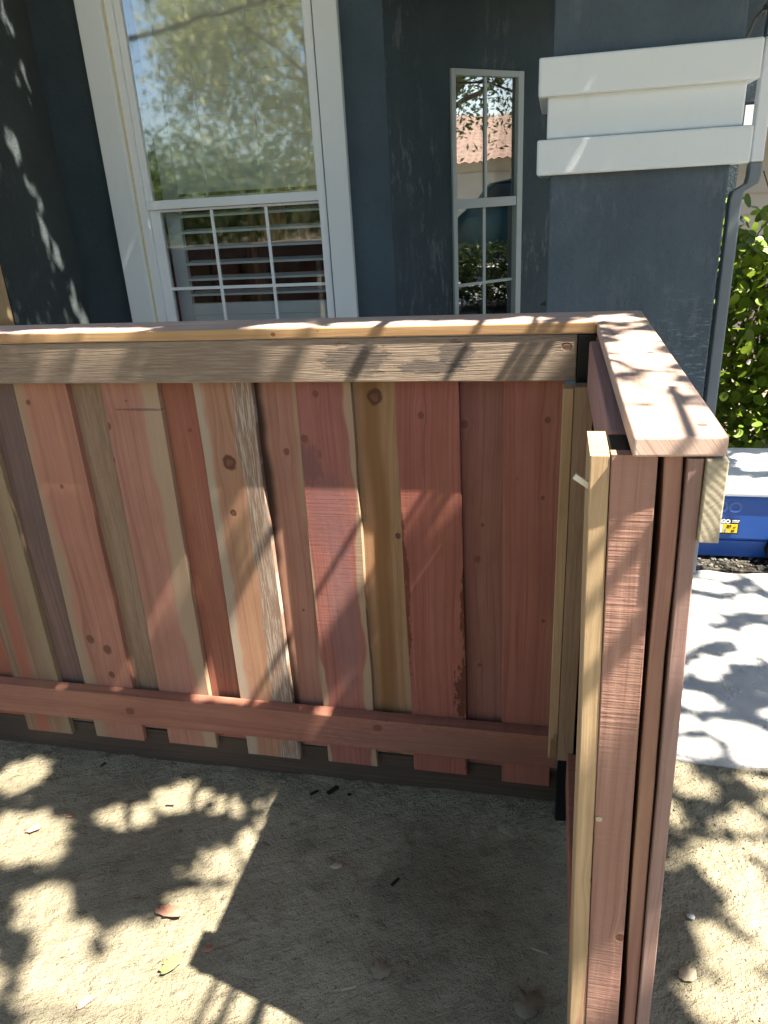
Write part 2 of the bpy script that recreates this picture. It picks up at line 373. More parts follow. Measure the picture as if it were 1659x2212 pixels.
back = [
 ('B0', (-1.58, -1.42), wood('wood_rust', (.33, .12, .07), seed=21)),
 ('B1', (-1.35, -1.19), wood('wood_dark_mauve', (.20, .125, .10), (.12, .07, .055), seed=22, blot=.7, stain=[(.0, .8, .05, .3, (.10, .075, .07), .1)])),
 ('B2', (-1.10, -.97), wood('wood_brown_olive', (.28, .18, .115), (.17, .10, .065), seed=23, weather=(.35, (.33, .25, .175)), knots=[(.035, .80, .010)], blot=.7)),
 ('B3', (-.875, -.745), wood('wood_brick_red', (.31, .118, .078), (.22, .075, .048), seed=24, blot=.6, knots=[(.012, .88, .005)])),
 ('B4', (-.645, -.52), wood('wood_pink_dark_bark', (.34, .165, .122), (.25, .10, .072), seed=25, sap=(.040, 1, SAP, .006), sap2=(-.032, -1, (.055, .028, .02), .010), knots=[(.012, .83, .009), (.01, .42, .004)], blot=.5)),
 ('B5', (-.415, -.295), wood('wood_pine_tan', (.36, .215, .115), (.24, .125, .06), seed=26, knots=[(-.005, .954, .019), (.03, .63, .008)], sap=(.038, 1, (.38, .27, .165), .012), heart=(-.012, .028, (.20, .095, .035)), blot=.4, sap2=(-.05, -1, (.36, .26, .155), .01))),
 ('B6', (-.195, -.07), wood('wood_mauve_pink', (.27, .118, .095), (.19, .075, .06), seed=27, knots=[(-.038, .90, .009), (.0, .67, .005), (-.012, .585, .009), (-.008, .30, .006)], sap=(.066, 1, (.34, .15, .09), .012), blot=.5)),
]
labs = {'F1': 'olive tan board with rusty red heart streak', 'F2': 'pink board with pale sapwood on its left edge', 'F3': 'pink board with pale sapwood on its right edge',
        'F4': 'pink board with grey weathered bands and large dark knot', 'F5': 'mauve rough sawn board between two pale edges', 'F6': 'red board with dark brown wet stain on its right edge',
        'F7': 'straight grained pink board beside the corner', 'B1': 'dark mauve recessed board', 'B2': 'brown olive recessed board', 'B3': 'brick red recessed board',
        'B4': 'recessed pink board with dark bark strip', 'B5': 'tan pine recessed board with one big knot', 'B6': 'recessed mauve pink board'}
for i, (nm, t, b, m) in enumerate(front):
    # boards are cut level: each one ends at its own height
    plank('board', t, b, z0+(.004*((i*7) % 3)-.004), ZR-.002, YB, .016, m, seed=i+1, label=labs[nm], live={'F2': .003, 'F3': .002, 'F4': .002, 'F5': .004}.get(nm, 0), wav=.0012)
for i, (nm, b, m) in enumerate(back):
    plank('board', b, b, .106+.002*(i % 3), ZR-.002, YB+.0175, .016, m, seed=i+20, label=labs.get(nm))
rnd = random.Random(3)
for i in range(10):     # boards left of the picture
    x = -1.69-.113*i; zb_ = z0 if i % 2 == 0 else .106; m = (front if i % 2 else back)[(i*3) % 7][-1]
    plank('board', (x-.075, x+.07), (x-.075, x+.07), zb_, ZR-.002, YB if i % 2 == 0 else YB+.0175, .016, m, seed=i+50)
XL = -2.8
m_tr = wood('wood_rail_weathered', (.31, .225, .155), (.18, .12, .082), ax='x', u='z', seed=31, saw=.03, bump=1.0, bscale=2.2, blot=.6, weather=(.45, (.42, .34, .25)), grey=.25,
            stain=[(.045, 2.42, .032, .07, (.03, .025, .025), .6), (.055, 2.62, .024, .035, (.03, .025, .025), .6), (.03, 2.57, .014, .06, (.05, .04, .04), .7)], knots=[(.066, 2.83, .009)])
m_br = wood('wood_bottom_rail', (.34, .145, .10), (.22, .088, .062), ax='x', u='z', seed=32, blot=.7, saw=.1, knots=[(.045, 1.72, .014), (.07, 2.41, .012)], stain=[(.03, 2.6, .06, .35, (.12, .07, .06), 0)])
m_cap = wood('wood_cap_pink', (.52, .375, .30), (.42, .285, .215), ax='x', u='y', seed=33, blot=.3, saw=.1, knots=[(.05, 2.95, .006)])
m_cap2 = wood('wood_cap_return', (.52, .375, .30), (.42, .285, .215), ax='y', u='x', seed=34, blot=.35, saw=.1, knots=[(.06, .42, .006), (.07, .05, .006)])
m_capedge = wood('wood_cap_edge', (.44, .27, .13), (.32, .17, .075), ax='x', u='z', seed=35, blot=.4, saw=.1, knots=[(.009, 2.25, .005)])
m_nail = wood('wood_nailer_yellow', YEL, (.36, .22, .09), seed=36, blot=.5, stain=[(.015, .02, .012, .05, (.12, .06, .02), .6)])
m_nail2 = wood('wood_nailer_brown', (.30, .205, .13), (.2, .125, .08), seed=37, blot=.7, weather=(.3, (.36, .28, .2)))
m_stud = wood('wood_stud_yellow', (.46, .325, .185), (.33, .21, .11), seed=38, blot=.4, heart=(.0, .004, (.42, .22, .14)), knots=[(.003, .62, .008)])
m_face = wood('wood_post_board', (.34, .195, .145), (.26, .135, .10), seed=39, saw=.5, bump=.5, bscale=1.2, blot=.4, knots=[(.030, .71, .0045), (.006, .52, .007)])
m_str = wood('wood_strip', (.36, .19, .14), (.25, .12, .088), seed=40, saw=.3, knots=[(.013, .93, .007)])
m_out = wood('wood_outer_board', (.32, .205, .17), (.24, .145, .118), seed=41, saw=.2)
m_end = NT('end_grain')
rg = m_end.M('SINE', m_end.mul(m_end.M('SQRT', m_end.add(m_end.M('POWER', m_end.M('ABSOLUTE', m_end.add(m_end.x, .06)), 2.), m_end.M('POWER', m_end.M('ABSOLUTE', m_end.sub(m_end.z, -.02)), 2.))), 900.))
sw = m_end.noise(m_end.vec(m_end.mul(m_end.add(m_end.x, m_end.z), 45.), m_end.mul(m_end.sub(m_end.x, m_end.z), 260.), 0.), 1., 3.)
m_end.bump(m_end.add(m_end.mul(rg, .12), sw), .35, .002)
m_end = m_end.fin(m_end.mix(m_end.ss(m_end.add(m_end.mul(rg, .2), sw), .2, .8), (.40, .345, .25), (.32, .27, .185)), .85, .15)
m_kick = wood('wood_kickboard', (.085, .062, .045), (.04, .03, .022), ax='x', u='z', seed=42, blot=.8, saw=.1)

# rails, cap, kickboard of the long run
box('rail', XL, .049, 1.432, 1.4695, ZR-.089, ZR, m_tr, F, .0025)['label'] = 'weathered grey brown top rail with black stains'
box('rail', XL, .046, 1.432, 1.4695, CAMZ-1.283, CAMZ-1.190, m_br, F, .0025)['label'] = 'reddish bottom rail'
def cap_poly(name, pts, z, th, mat, origin):
    n_ = len(pts); ox, oy = origin
    vs = [(x-ox, y-oy, th) for x, y in pts]+[(x-ox, y-oy, 0) for x, y in pts]
    fs = [tuple(range(n_)), tuple(range(2*n_-1, n_-1, -1))]+[(i, i+n_, (i+1) % n_+n_, (i+1) % n_) for i in range(n_)]
    o = link(name, mesh(name, vs, fs), mat, F, loc=(ox, oy, z)); m = o.modifiers.new('bevel', 'BEVEL'); m.width = .003; m.segments = 3
    return o
c1 = cap_poly('cap_board', [(XL, 1.4295), (.0805, 1.4295), (.170, 1.559), (XL, 1.559)], TOPZ-.0215, .0215, m_cap, (XL, 1.4295))
c1['label'] = 'flat cap board along the long run'
c2 = cap_poly('cap_board', [(.083, .727), (.172, .7335), (.1725, 1.559), (.0825, 1.4298)], TOPZ-.0215, .0215, m_cap2, (.083, .7205))
c2['label'] = 'flat cap board on the short return'
c1.data.materials.append(m_capedge); c1.data.polygons[2].material_index = 1
box('nailing_strip', XL, .078, 1.418, 1.4315, ZR+.0005, TOPZ-.0215, wood('wood_shim', (.40, .26, .14), seed=43, ax='x', u='z'), F, .001) if False else None
box('kickboard', XL, .06, 1.4875, 1.5035, -.03, .103, m_kick, F, .003)['label'] = 'dark treated kickboard against the soil'
# corner post and corner strips
box('post', .0505, .0985, 1.43, 1.478, -.15, ZR-.0005, M_BLACK, F, .002)['label'] = 'black metal corner post'
box('corner_strip', .026, .0455, 1.385, 1.4235, CAMZ-1.19-.022, ZR-.0915, m_nail, F, .0015)['label'] = 'yellow pine strip in the corner'
box('corner_strip', .0465, .082, 1.385, 1.4235, CAMZ-1.19-.026, ZR-.089, m_nail2, F, .0015)['label'] = 'brown strip in the corner'
# the return
box('rail', .0685, .106, .83, 1.384, ZR-.089, ZR-.004, wood('wood_return_rail', (.36, .21, .19), (.26, .13, .11), ax='y', u='x', seed=44, saw=.15), F, .0025)['label'] = 'top rail of the short return'
box('rail', .0685, .106, .83, 1.384, CAMZ-1.283, CAMZ-1.192, m_br, F, .0025)
box('corner_rail_end', .083, .106, 1.3845, 1.429, ZR-.089, ZR-.004, wood('wood_rail_end', (.36, .14, .10), seed=45), F, .001)
plank('post', (.066, .110), (.0925, .138), -.02, ZR-.006, .762, .064, M_BLACK, wav=0, seed=70, label='black metal end post')
plank('stud', (.0435, .0635), (.068, .0905), -.02, ZR-.003, .742, .0865, m_stud, wav=.0004, seed=71, label='yellow pine trim board edge-on at the fence end')
plank('end_board', (.0642, .1095), (.0912, .1365), -.02, ZR-.001, .741, .016, m_face, wav=.0004, seed=72, label='rough sawn pink board closing the fence end')
rnd = random.Random(12)
yy = .742; k = 0
mats_r = [m_str, front[6][-1], back[3][-1], front[4][-1], back[6][-1]]
def ret_board(x, y0, y1, th, mat, seed):
    o = plank('board', (-(y1-y0)/2, (y1-y0)/2), (-(y1-y0)/2, (y1-y0)/2), z0-.02 if y0 > .76 else -.02, ZR-.002, 0, th, mat, seed=seed)
    o.rotation_euler = (0, 0, rad(90)); o.location = Vector((x+th, (y0+y1)/2, o.location.z+F.location.z))-F.location
    o.location.z = (z0-.02 if y0 > .76 else -.02)
    return o
s0 = plank('board', (.1145, .1325), (.1435, .160), -.02, ZR-.002, .742, .14, m_str, seed=81, wav=.002, label='inner layer board of the return seen on its edge')
o0 = plank('board', (.1362, .1525), (.1610, .1785), -.02, ZR-.002, .735, .14, m_out, seed=82, wav=.0008, label='outer layer board of the return seen on its edge')
ret_board(.1125, .884, 1.02, .0175, mats_r[1], 90); ret_board(.1125, 1.085, 1.225, .0175, mats_r[3], 91); ret_board(.1125, 1.29, 1.43, .0175, mats_r[4], 92)
for i in range(4): ret_board(.1345, .877+.16*i if i else .877, .985+.16*i+.05, .016 if i % 2 else .0162, mats_r[(i+2) % 5], 95+i)
er = box('rail', .1535, .1735, .728, 1.56, ZR-.090, ZR-.001, m_end, F, .0015); er['label'] = 'pale outer top rail showing sawn end grain'
box('rail', .153, .1735, .745, 1.56, .16, .25, m_out, F, .0015)
# outer rails of the long run
box('rail', XL, .152, 1.5045, 1.5405, ZR-.092, ZR-.001, m_out, F, .002)
box('rail', XL, .152, 1.5045, 1.5405, .20, .29, m_out, F, .002)
# screw heads and a torn splinter
M_SCREW = simple('screw_steel', (.45, .42, .36), .35, .5, 60, .1, Metallic=.8)
def disc(name, c, r, axis, mat, parent, d=.0015):
    mb = MB(); a = Vector(c); n_ = Vector(axis); mb.tube([a, a+n_*d], r, 10); return mb.build(name, mat, parent)
disc('screw_head', (.080, .7412, .71), .0042, (0, -1, 0), M_SCREW, F)
mb = MB(); mb.box(0, .022, 0, .004, 0, .006, Matrix.Translation((.028, .76, ZR-.035))@Matrix.Rotation(rad(35), 4, 'Y'))
mb.build('splinter', simple('splinter', (.75, .68, .55)), F)

# ------------------------------------------------------------------ house
HY = 3.30
H = empty('house', (-1.0, 3.4, 0), label='dark slate stucco house with white trimmed windows behind the fence', cat='house')
def sub(name, parent, loc=None):
    e = bpy.data.objects.new(name, None); col.objects.link(e); e.parent = parent
    e.location = Vector(loc or (0, 0, 0)); e.empty_display_size = .1; return e
def X(r): return r*HY
def Z(r): return CAMZ+r*HY
wx0, wx1, wz0, wz1 = X(-.556), X(-.290), .62, 2.62     # opening of window 1
CX = X(-.667)                                           # inner corner
WR = -.676                                             # right end of the window wall
mb = MB()
mb.box(CX+.45-.0, wx0, HY, HY+.16, -.1, 3.3) if False else None
for (a, b, c, d) in [(CX-.02, wx0, -.1, 3.3), (wx1, WR, -.1, 3.3), (wx0, wx1, -.1, wz0), (wx0, wx1, wz1, 3.3)]:
    mb.box(a, b, HY, HY+.14, c, d)
w = mb.build('front_wall', M_SLATE, H)
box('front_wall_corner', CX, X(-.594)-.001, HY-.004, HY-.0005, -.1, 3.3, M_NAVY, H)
# dark wing wall coming towards the viewer at the left
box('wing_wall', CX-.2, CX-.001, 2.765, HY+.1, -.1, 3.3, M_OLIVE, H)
# window 1 surround
W1 = link('window', mesh('window', *(lambda m: (m.v, m.f))(MB().box(wx0, wx0+.032, HY-.015, HY+.05, wz0, wz1).box(wx1-.032, wx1, HY-.015, HY+.05, wz0, wz1).box(wx0, wx1, HY-.015, HY+.05, wz0, wz0+.04).box(wx0, wx1, HY-.015, HY+.05, wz1-.04, wz1))), M_FRAME, H)
W1['label'] = 'large double hung window with white trim and open shutters'
def wpart(name, m, mat, par, bevel=0, label=None):
    o = m.build(name, mat, par, bevel)
    if label: o['label'] = label
    return o
def trimstrip(x0, x1, z0_, z1_):
    return box('trim', x0, x1, HY-.035, HY+.0, z0_, z1_, M_WHITE, W1, .003)
trimstrip(X(-.594), X(-.559), wz0-.14, wz1+.14)
trimstrip(X(-.287), X(-.257), wz0-.14, wz1+.14)
trimstrip(X(-.559)+.001, X(-.287)-.001, wz1+.001, wz1+.14); trimstrip(X(-.559)+.001, X(-.287)-.001, wz0-.14, wz0-.001)
box('caulk', X(-.559)+.0008, X(-.559)+.010, HY-.0165, HY-.0155, wz0, wz1, M_CAULK, W1)
zm = CAMZ+.009*HY
gx0, gx1 = X(-.537), X(-.302)
# upper sash (outer), lower sash (set back)
mb = MB(); f = .02
mb.box(wx0+.033, gx0, HY-.004, HY+.03, zm+.02, wz1-.041).box(gx1, wx1-.033, HY-.004, HY+.03, zm+.02, wz1-.041).box(wx0+.033, wx1-.033, HY-.008, HY+.032, zm-.018, zm+.0195)
wpart('upper_sash', mb, M_FRAME, W1, .0015)
mb = MB()
mb.box(wx0+.033, gx0+.018, HY+.012, HY+.045, wz0+.041, zm-.019).box(gx1+.002, wx1-.033, HY+.012, HY+.045, wz0+.041, zm-.019).box(gx0+.018, gx1+.002, HY+.012, HY+.045, wz0+.041, wz0+.085).box(gx0+.0185, gx1+.0015, HY+.014, HY+.045, zm-.030, zm-.0195)
wpart('lower_sash', mb, M_FRAME, W1, .0015)
box('pane', gx0-.004, gx1+.004, HY+.008, HY+.012, zm+.018, wz1-.04, M_GLASS, W1)['label'] = 'upper pane reflecting green trees'
box('pane', gx0+.014, gx1+.006, HY+.026, HY+.030, wz0+.08, zm-.025, M_GLASSL, W1)['label'] = 'lower pane showing shutter louvers behind'
for xr in (-.4575, -.379):
    box('muntin', X(xr)-.006, X(xr)+.006, HY+.0135, HY+.019, zm+.021, wz1-.041, M_FRAME, W1, .001)
    box('muntin', X(xr+.002)-.007, X(xr+.002)+.007, HY+.018, HY+.0255, wz0+.085, zm-.031, M_FRAME, W1, .001)
for zc in (CAMZ+.129*HY, CAMZ+.26*HY):
    box('muntin', gx0-.003, gx1+.003, HY+.0125, HY+.0185, zc-.006, zc+.006, M_FRAME, W1, .001)
for zc in (CAMZ-.1015*HY,):
    box('muntin', gx0+.005, gx1+.003, HY+.0175, HY+.025, zc-.007, zc+.007, M_FRAME, W1, .001)
# shutters inside
SY = HY+.115
sx0, sx1 = -.515*SY, -.285*SY
S1 = MB(); zlow = CAMZ-.122*SY
S1.box(sx0-.02, sx0+.05, SY, SY+.028, wz0+.05, wz1).box(sx1-.02, sx1+.05, SY, SY+.028, wz0+.05, wz1)
S1.box(sx0+.05, sx1-.02, SY, SY+.028, zlow-.055, zlow).box(sx0+.05, sx1-.02, SY+.006, SY+.022, wz0+.05, zlow-.056).box(sx0+.05, sx1-.02, SY, SY+.028, zm+.0, zm+.03)
wpart('shutter_frame', S1, M_SHUT, W1, .002)
lv = MB().box(0, sx1-sx0-.074, -.030, .030, -.005, .005)
lme = mesh('louver', lv.v, lv.f); lme.materials.append(M_SHUT)
z = zlow+.045; k = 0
while z < wz1:
    if abs(z-(zm+.015)) > .03:
        o = link('louver', lme, None, W1, loc=(sx0+.052, SY+.022, z), rot=(rad(9) if z < zm else rad(84), 0, 0))
    z += .0705 if z < zm-.02 else .052
    k += 1
# room
R1 = MB(); ry1 = 5.2
R1.box(-2.4, -.75, ry1, ry1+.05, 0, 3).box(-2.45, -2.4, HY+.16, ry1, 0, 3).box(-.75, -.7, HY+.19, ry1, 0, 3).box(-2.4, -.75, HY+.16, ry1, -.05, 0).box(-2.4, -.75, HY+.16, ry1, 3, 3.05)
R1.build('room', M_DARKROOM, H)
M_REFL = simple('amber_reflection', (.62, .33, .16), .9, .1, 60, .2)  # amber strips stand in for the sunlit boards' reflection in the glass
cu = MB(); rnd = random.Random(5)
def refl_strip(x0, x1, zt, zb, y):
    n_ = 30; b = len(cu.v)
    for i in range(n_+1):
        t = i/n_; x = x0+(x1-x0)*t; yy_ = y+.02*math.sin(t*21+x0*9)
        cu.v += [(x, yy_, zb), (x+.01*math.sin(t*9), yy_+.01, zt)]
    for i in range(n_): cu.f.append((b+2*i, b+2*i+2, b+2*i+3, b+2*i+1))
refl_strip(-.385*3.62, -.350*3.62, 2.5, CAMZ-.045*3.62, 3.62)
refl_strip(-.405*3.62, -.400*3.62, 2.5, .8, 3.66)
refl_strip(-.335*3.7, -.318*3.7, 2.5, CAMZ-.05*3.7, 3.72)
cu.build('reflection_strips', M_REFL, H, smooth=True)
box('cabinet', -.41*4.3, -.27*4.3, 4.3, 4.6, 0, CAMZ-.045*4.3, simple('dark_red_wood', (.09, .025, .016), .5, .4, 20, .3), H)

# angled wall with the narrow window
A0 = Vector((WR, HY, 0)); s2 = math.sqrt(.5)
MA = Matrix(((s2, -s2, 0, A0.x), (s2, s2, 0, A0.y), (0, 0, 1, 0), (0, 0, 0, 1)))   # local x along wall, y into the wall
def arot(name, mbx, mat, parent, bevel=0):
    v = [tuple(p) for p in mbx.v]; o = link(name, mesh(name, v, mbx.f), mat, parent)
    w_ = Vector((0, 0, 0)); p = parent
    while p: w_ += p.location; p = p.parent
    o.location = A0-w_; o.rotation_euler = (0, 0, rad(45))
    if bevel:
        m = o.modifiers.new('bevel', 'BEVEL'); m.width = bevel; m.segments = 2; m.limit_method = 'ANGLE'
    return o
ta, tb = .227*math.sqrt(2), .5166*math.sqrt(2)
vz0, vz1 = .60, CAMZ+.1385*3.527
mb = MB()
for (a, b, c, d) in [(0.0, ta, -.1, 3.3), (tb, .93, -.1, 3.3), (ta, tb, -.1, vz0), (ta, tb, vz1, 3.3)]: mb.box(a, b, 0, .12, c, d)
arot('angled_wall', mb, M_ROUGH, H)
W2 = arot('window', MB().box(ta+.001, ta+.024, -.012, .03, vz0, vz1-.001).box(tb-.034, tb-.001, -.012, .03, vz0, vz1-.001).box(ta+.024, tb-.034, -.012, .03, vz1-.025, vz1-.001).box(ta+.024, tb-.034, -.012, .03, vz0, vz0+.03), M_FRAME2, H, .002)
W2['label'] = 'narrow tall window with grey green frame in the angled entry wall'
def ar2(name, mbx, mat, bevel=0, label=None):
    o = link(name, mesh(name, mbx.v, mbx.f), mat, W2); o.location = (0, 0, 0)
    if bevel:
        m = o.modifiers.new('bevel', 'BEVEL'); m.width = bevel; m.segments = 2; m.limit_method = 'ANGLE'
    if label: o['label'] = label
    return o
vm = CAMZ-.010*3.6; va, vb = ta+.024, tb-.034
ar2('meeting_rail', MB().box(va, vb, -.008, .028, vm-.022, vm+.018), M_FRAME2, .002)
ar2('pane', MB().box(va, vb, .010, .014, vm+.018, vz1-.025), M_GLASS2, 0, 'upper pane reflecting a tiled roof and trees')
ar2('pane', MB().box(va, vb, .020, .024, vz0+.03, vm-.022), M_GLASS2, 0, 'dark lower pane')
vc = (va+vb)/2
ar2('muntin', MB().box(vc-.007, vc+.007, .004, .0095, vm+.019, vz1-.026), M_FRAME2)
ar2('muntin', MB().box(vc-.008, vc+.008, .014, .0195, vz0+.03, vm-.023), M_FRAME2)
zc = CAMZ+.062*3.65; ar2('muntin', MB().box(va, vb, .0150, .0185, zc-.005, zc+.005), M_FRAME2)
zc = CAMZ-.107*3.65; ar2('muntin', MB().box(va, vb, .0135, .0190, zc-.006, zc+.006), M_FRAME2)
# dark entry behind
mb = MB(); mb.box(-.01, .30, 4.02, 4.2, -.1, 3.3).box(.30, .9, 4.4, 4.5, -.1, 3.3).box(.28, .32, 4.2, 4.4, -.1, 3.3)
mb.build('entry_wall', M_ROUGH, H)
box('door_trim', -.066, -.012, 3.955, 4.019, -.05, 2.3, M_FRAME2, H, .003)
mb = MB(); mb.box(-.6, .9, 4.9, 4.95, 0, 3).box(-.95, -.6, 4.2, 4.24, 0, 3)
mb.build('room', M_DARKROOM, H)
# roofs: eave over the front wall, porch ceiling
M_EAVE = simple('eave_paint', (.30, .32, .34), .8, .2, 8, .1)
box('eave', -3.2, -.701, 3.08, 3.9, 3.02, 3.16, M_EAVE, H); box('eave', -.70, .60, 2.30, 3.9, 3.02, 3.16, M_EAVE, H); box('eave', .601, 1.45, 3.2, 4.6, 3.02, 3.16, M_EAVE, H)
box('porch_ceiling', WR+.05, .52, 2.95, 4.4, 2.22, 2.29, simple('porch_ceiling_paint', (.10, .11, .12), .8, .2), H)
box('roof', -3.4, .7, 3.3, 8.5, 3.3, 3.45, simple('roof_shingle', (.12, .10, .09), .9, .1, 20, .3), H)

# porch column
YC = 2.62
C = empty('porch_column', (.24, YC+.24, 0), label='square slate stucco porch column with stepped white bands', cat='column')
kx0, kx1 = -.0075*YC, .1955*YC
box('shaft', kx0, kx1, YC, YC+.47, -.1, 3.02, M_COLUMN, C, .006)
def band(a, b, pr, pl, prt, lab):
    z_0, z_1 = CAMZ+a*(YC-pr), CAMZ+b*(YC-pr)
    o = box('band', pl*(YC-pr), prt*(YC-pr), YC-pr, YC+.47+pr, z_0, z_1, M_WHITE, C, .006); o['label'] = lab
band(.1000, .1400, .055, -.0235, .2160, 'upper white stucco band')
band(.0550, .1010, .022, -.0125, .2035, 'middle recessed white stucco band')
band(.0160, .0550, .055, -.0235, .2160, 'lower white stucco band')

# downspout
D = empty('downspout', (.6, 2.75, 0), label='painted metal downspout jogging beside the porch column, white above and grey below', cat='downspout')
M_DW = simple('downspout_white', (.66, .69, .72), .45, .4, 10, .05); M_DG = simple('downspout_grey', (.15, .18, .205), .5, .4, 10, .08)
yd = 2.76
def spipe(pts, mat, name):
    vs = []; fs = []; hw, hd = .019, .024; n_ = len(pts)
    for i, (x, z) in enumerate(pts): vs += [(x-hw, yd-hd, z), (x+hw, yd-hd, z), (x+hw, yd+hd, z), (x-hw, yd+hd, z)]
    for i in range(n_-1):
        for k_ in range(4):
            a = i*4+k_; b = i*4+(k_+1) % 4; fs.append((a, b, b+4, a+4))
    fs += [(0, 3, 2, 1), tuple((n_-1)*4+k_ for k_ in range(4))]
    o = link(name, mesh(name, vs, fs), mat, D); m = o.modifiers.new('bevel', 'BEVEL'); m.width = .005; m.segments = 2; m.limit_method = 'ANGLE'
xu, xl = .2215*yd, .2045*yd
spipe([(xu, CAMZ+.0165*yd), (xu, CAMZ+.139*yd)], M_DW, 'upper_pipe')
spipe([(xl, .04), (xl, CAMZ-.022*yd), (xl+.004, CAMZ-.014*yd), (xu-.004, CAMZ-.006*yd), (xu, CAMZ+.002*yd), (xu, CAMZ+.0160*yd)], M_DG, 'lower_pipe')
spipe([(xu, CAMZ+.1395*yd), (xu+.06, 3.0)], M_DG, 'top_pipe')
for zz in (.35,):
    box('strap', xl-.028, xl+.028, yd-.033, yd+.033, zz, zz+.025, M_DG, D, .001)

# side beam and lantern
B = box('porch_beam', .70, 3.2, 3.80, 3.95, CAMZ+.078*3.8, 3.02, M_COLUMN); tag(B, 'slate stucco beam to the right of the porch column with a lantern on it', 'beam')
Ln = empty('wall_lantern', (.222*3.3, 3.34, CAMZ+.13*3.3), label='small wall lantern with pale glass mounted right of the porch column', cat='lantern')
lx, lz = .2225*3.3, CAMZ+.142*3.3
M_LG = simple('frosted_glass', (.75, .75, .72), .25, .5)
M_LB = simple('lantern_metal', (.30, .29, .27), .35, .5, 20, .1, Metallic=.6)
MB().tube([(lx, 3.30, lz-.05), (lx, 3.30, lz+.07)], [.022, .034], 10).build('glass', M_LG, Ln)
MB().tube([(lx, 3.30, lz+.071), (lx, 3.30, lz+.085), (lx, 3.30, lz+.12)], [.045, .042, .008], 10).build('hood', M_LB, Ln)
MB().tube([(lx, 3.30, lz-.06), (lx, 3.30, lz-.0505)], [.02, .028], 10).build('base', M_LB, Ln)
MB().tube([(lx, 3.798, lz+.02), (lx, 3.6, lz+.10), (lx, 3.30, lz+.115)], .006, 6).build('arm', M_LB, Ln)

# tan post at the far left
m_tan = wood('wood_tan_post', (.50, .36, .20), (.36, .23, .11), seed=70, blot=.7, stain=[(.24, 1.08, .03, .05, (.2, .08, .03), .3)])
tp = box('wooden_post', CX-.22, -.7975*2.755, 2.60, 2.755, -.05, 2.1, m_tan, None, .006); tag(tp, 'broad tan wooden post at the left end of the dark wing wall', 'post')

# neighbour's siding
NB = empty('neighbour_garage', (3, 6.4, 0), label='pale lap sided neighbouring building glimpsed behind the leafy hedge', cat='building')
M_SID = simple('pale_siding', (.50, .47, .43), .7, .2, 5, .08)
sv = MB().box(0, 7, 0, .02, 0, .14); sv.v = [(x, y-(.012 if z_ == 0 and y == 0 else 0), z_) for x, y, z_ in sv.v]
sme = mesh('siding_board', sv.v, sv.f); sme.materials.append(M_SID)
ztop = CAMZ+.052*6.2
k = 0; z = ztop-.14
while z > -.1:
    link('siding_board', sme, None, NB, loc=(.9, 6.2, z)); z -= .142
MB().box(.9, 7.9, 6.222, 9, -.1, ztop).build('wall', M_SID, NB)
box('fascia', .9, 7.9, 5.95, 6.0, ztop+.001, ztop+.16, M_SHUT, NB, .003)
MB().box(.88, 7.95, 6.001, 9, ztop+.16, ztop+.2).build('roof', simple('bright_roof', (.62, .60, .57), .8, .2), NB)

# ------------------------------------------------------------------ cooler
K = empty('wheeled_cooler', (.85, 3.1, .03), label='blue wheeled cooler with white lid and yellow price sticker beside the path', cat='cooler')
M_BLUE = simple('cooler_blue', (.012, .070, .30), .38, .4, 5, .06); M_LID = simple('cooler_white', (.78, .80, .80), .35, .4, 5, .03)
M_TYRE = simple('wheel_rubber', (.012, .012, .014), .7, .2); M_HUB = simple('wheel_hub', (.05, .05, .055), .5, .3)
def taper(name, x0, x1, y0, y1, za, zb, ins, mat, bev, par=K):
    vs = [(x0+ins, y0+ins, za), (x1-ins, y0+ins, za), (x1-ins, y1-ins, za), (x0+ins, y1-ins, za), (x0, y0, zb), (x1, y0, zb), (x1, y1, zb), (x0, y1, zb)]
    o = link(name, mesh(name, vs, MB().box(0, 1, 0, 1, 0, 1).f), mat, par); m = o.modifiers.new('bevel', 'BEVEL'); m.width = bev; m.segments = 4
    return o
G0 = .010; ky = 2.905
taper('body', .50, 1.20, ky, ky+.42, G0+.095, CAMZ-1.1480, .006, M_BLUE, .012)
taper('lower_body', .512, 1.188, ky+.010, ky+.41, G0+.012, G0+.0945, .012, M_BLUE, .010)
taper('lid', .488, 1.212, ky-.012, ky+.432, CAMZ-1.1475, CAMZ-1.085, -.0, M_LID, .014)
MB().tube([(.855, ky+.02, CAMZ-1.083), (.868, ky+.07, CAMZ-1.075), (.89, ky+.06, CAMZ-1.083)], .006, 8).build('latch', M_HUB, K, smooth=True)
for yw in (ky-.028, ky+.40):
    wme = MB().tube([(.935, yw, G0+.066), (.935, yw+.008, G0+.066), (.935, yw+.042, G0+.066), (.935, yw+.05, G0+.066)], [.058, .066, .066, .058], 24)
    wh = wme.build('wheel', M_TYRE, K)
    MB().tube([(.935, yw-.003, G0+.066), (.935, yw-.0005, G0+.066)], [.026, .034], 16).build('hub', M_HUB, wh)
kz0 = CAMZ-1.1480
stx0, stx1 = .655, .7575; stz1, stz0 = CAMZ-1.245, CAMZ-1.310
ST = box('sticker', stx0, stx1, ky-.0015, ky+.0, stz0, stz1, simple('sticker_black', (.012, .012, .014), .4, .4), K)
box('price_panel', .7, stx1-.004, ky-.0025, ky-.0016, stz0+.006, stz1-.022, simple('sticker_yellow', (.80, .50, .02), .5, .3), ST)
box('white_panel', stx0+.003, .6985, ky-.0025, ky-.0016, stz0+.006, stz1-.022, simple('sticker_white', (.7, .7, .7), .5, .3), ST)
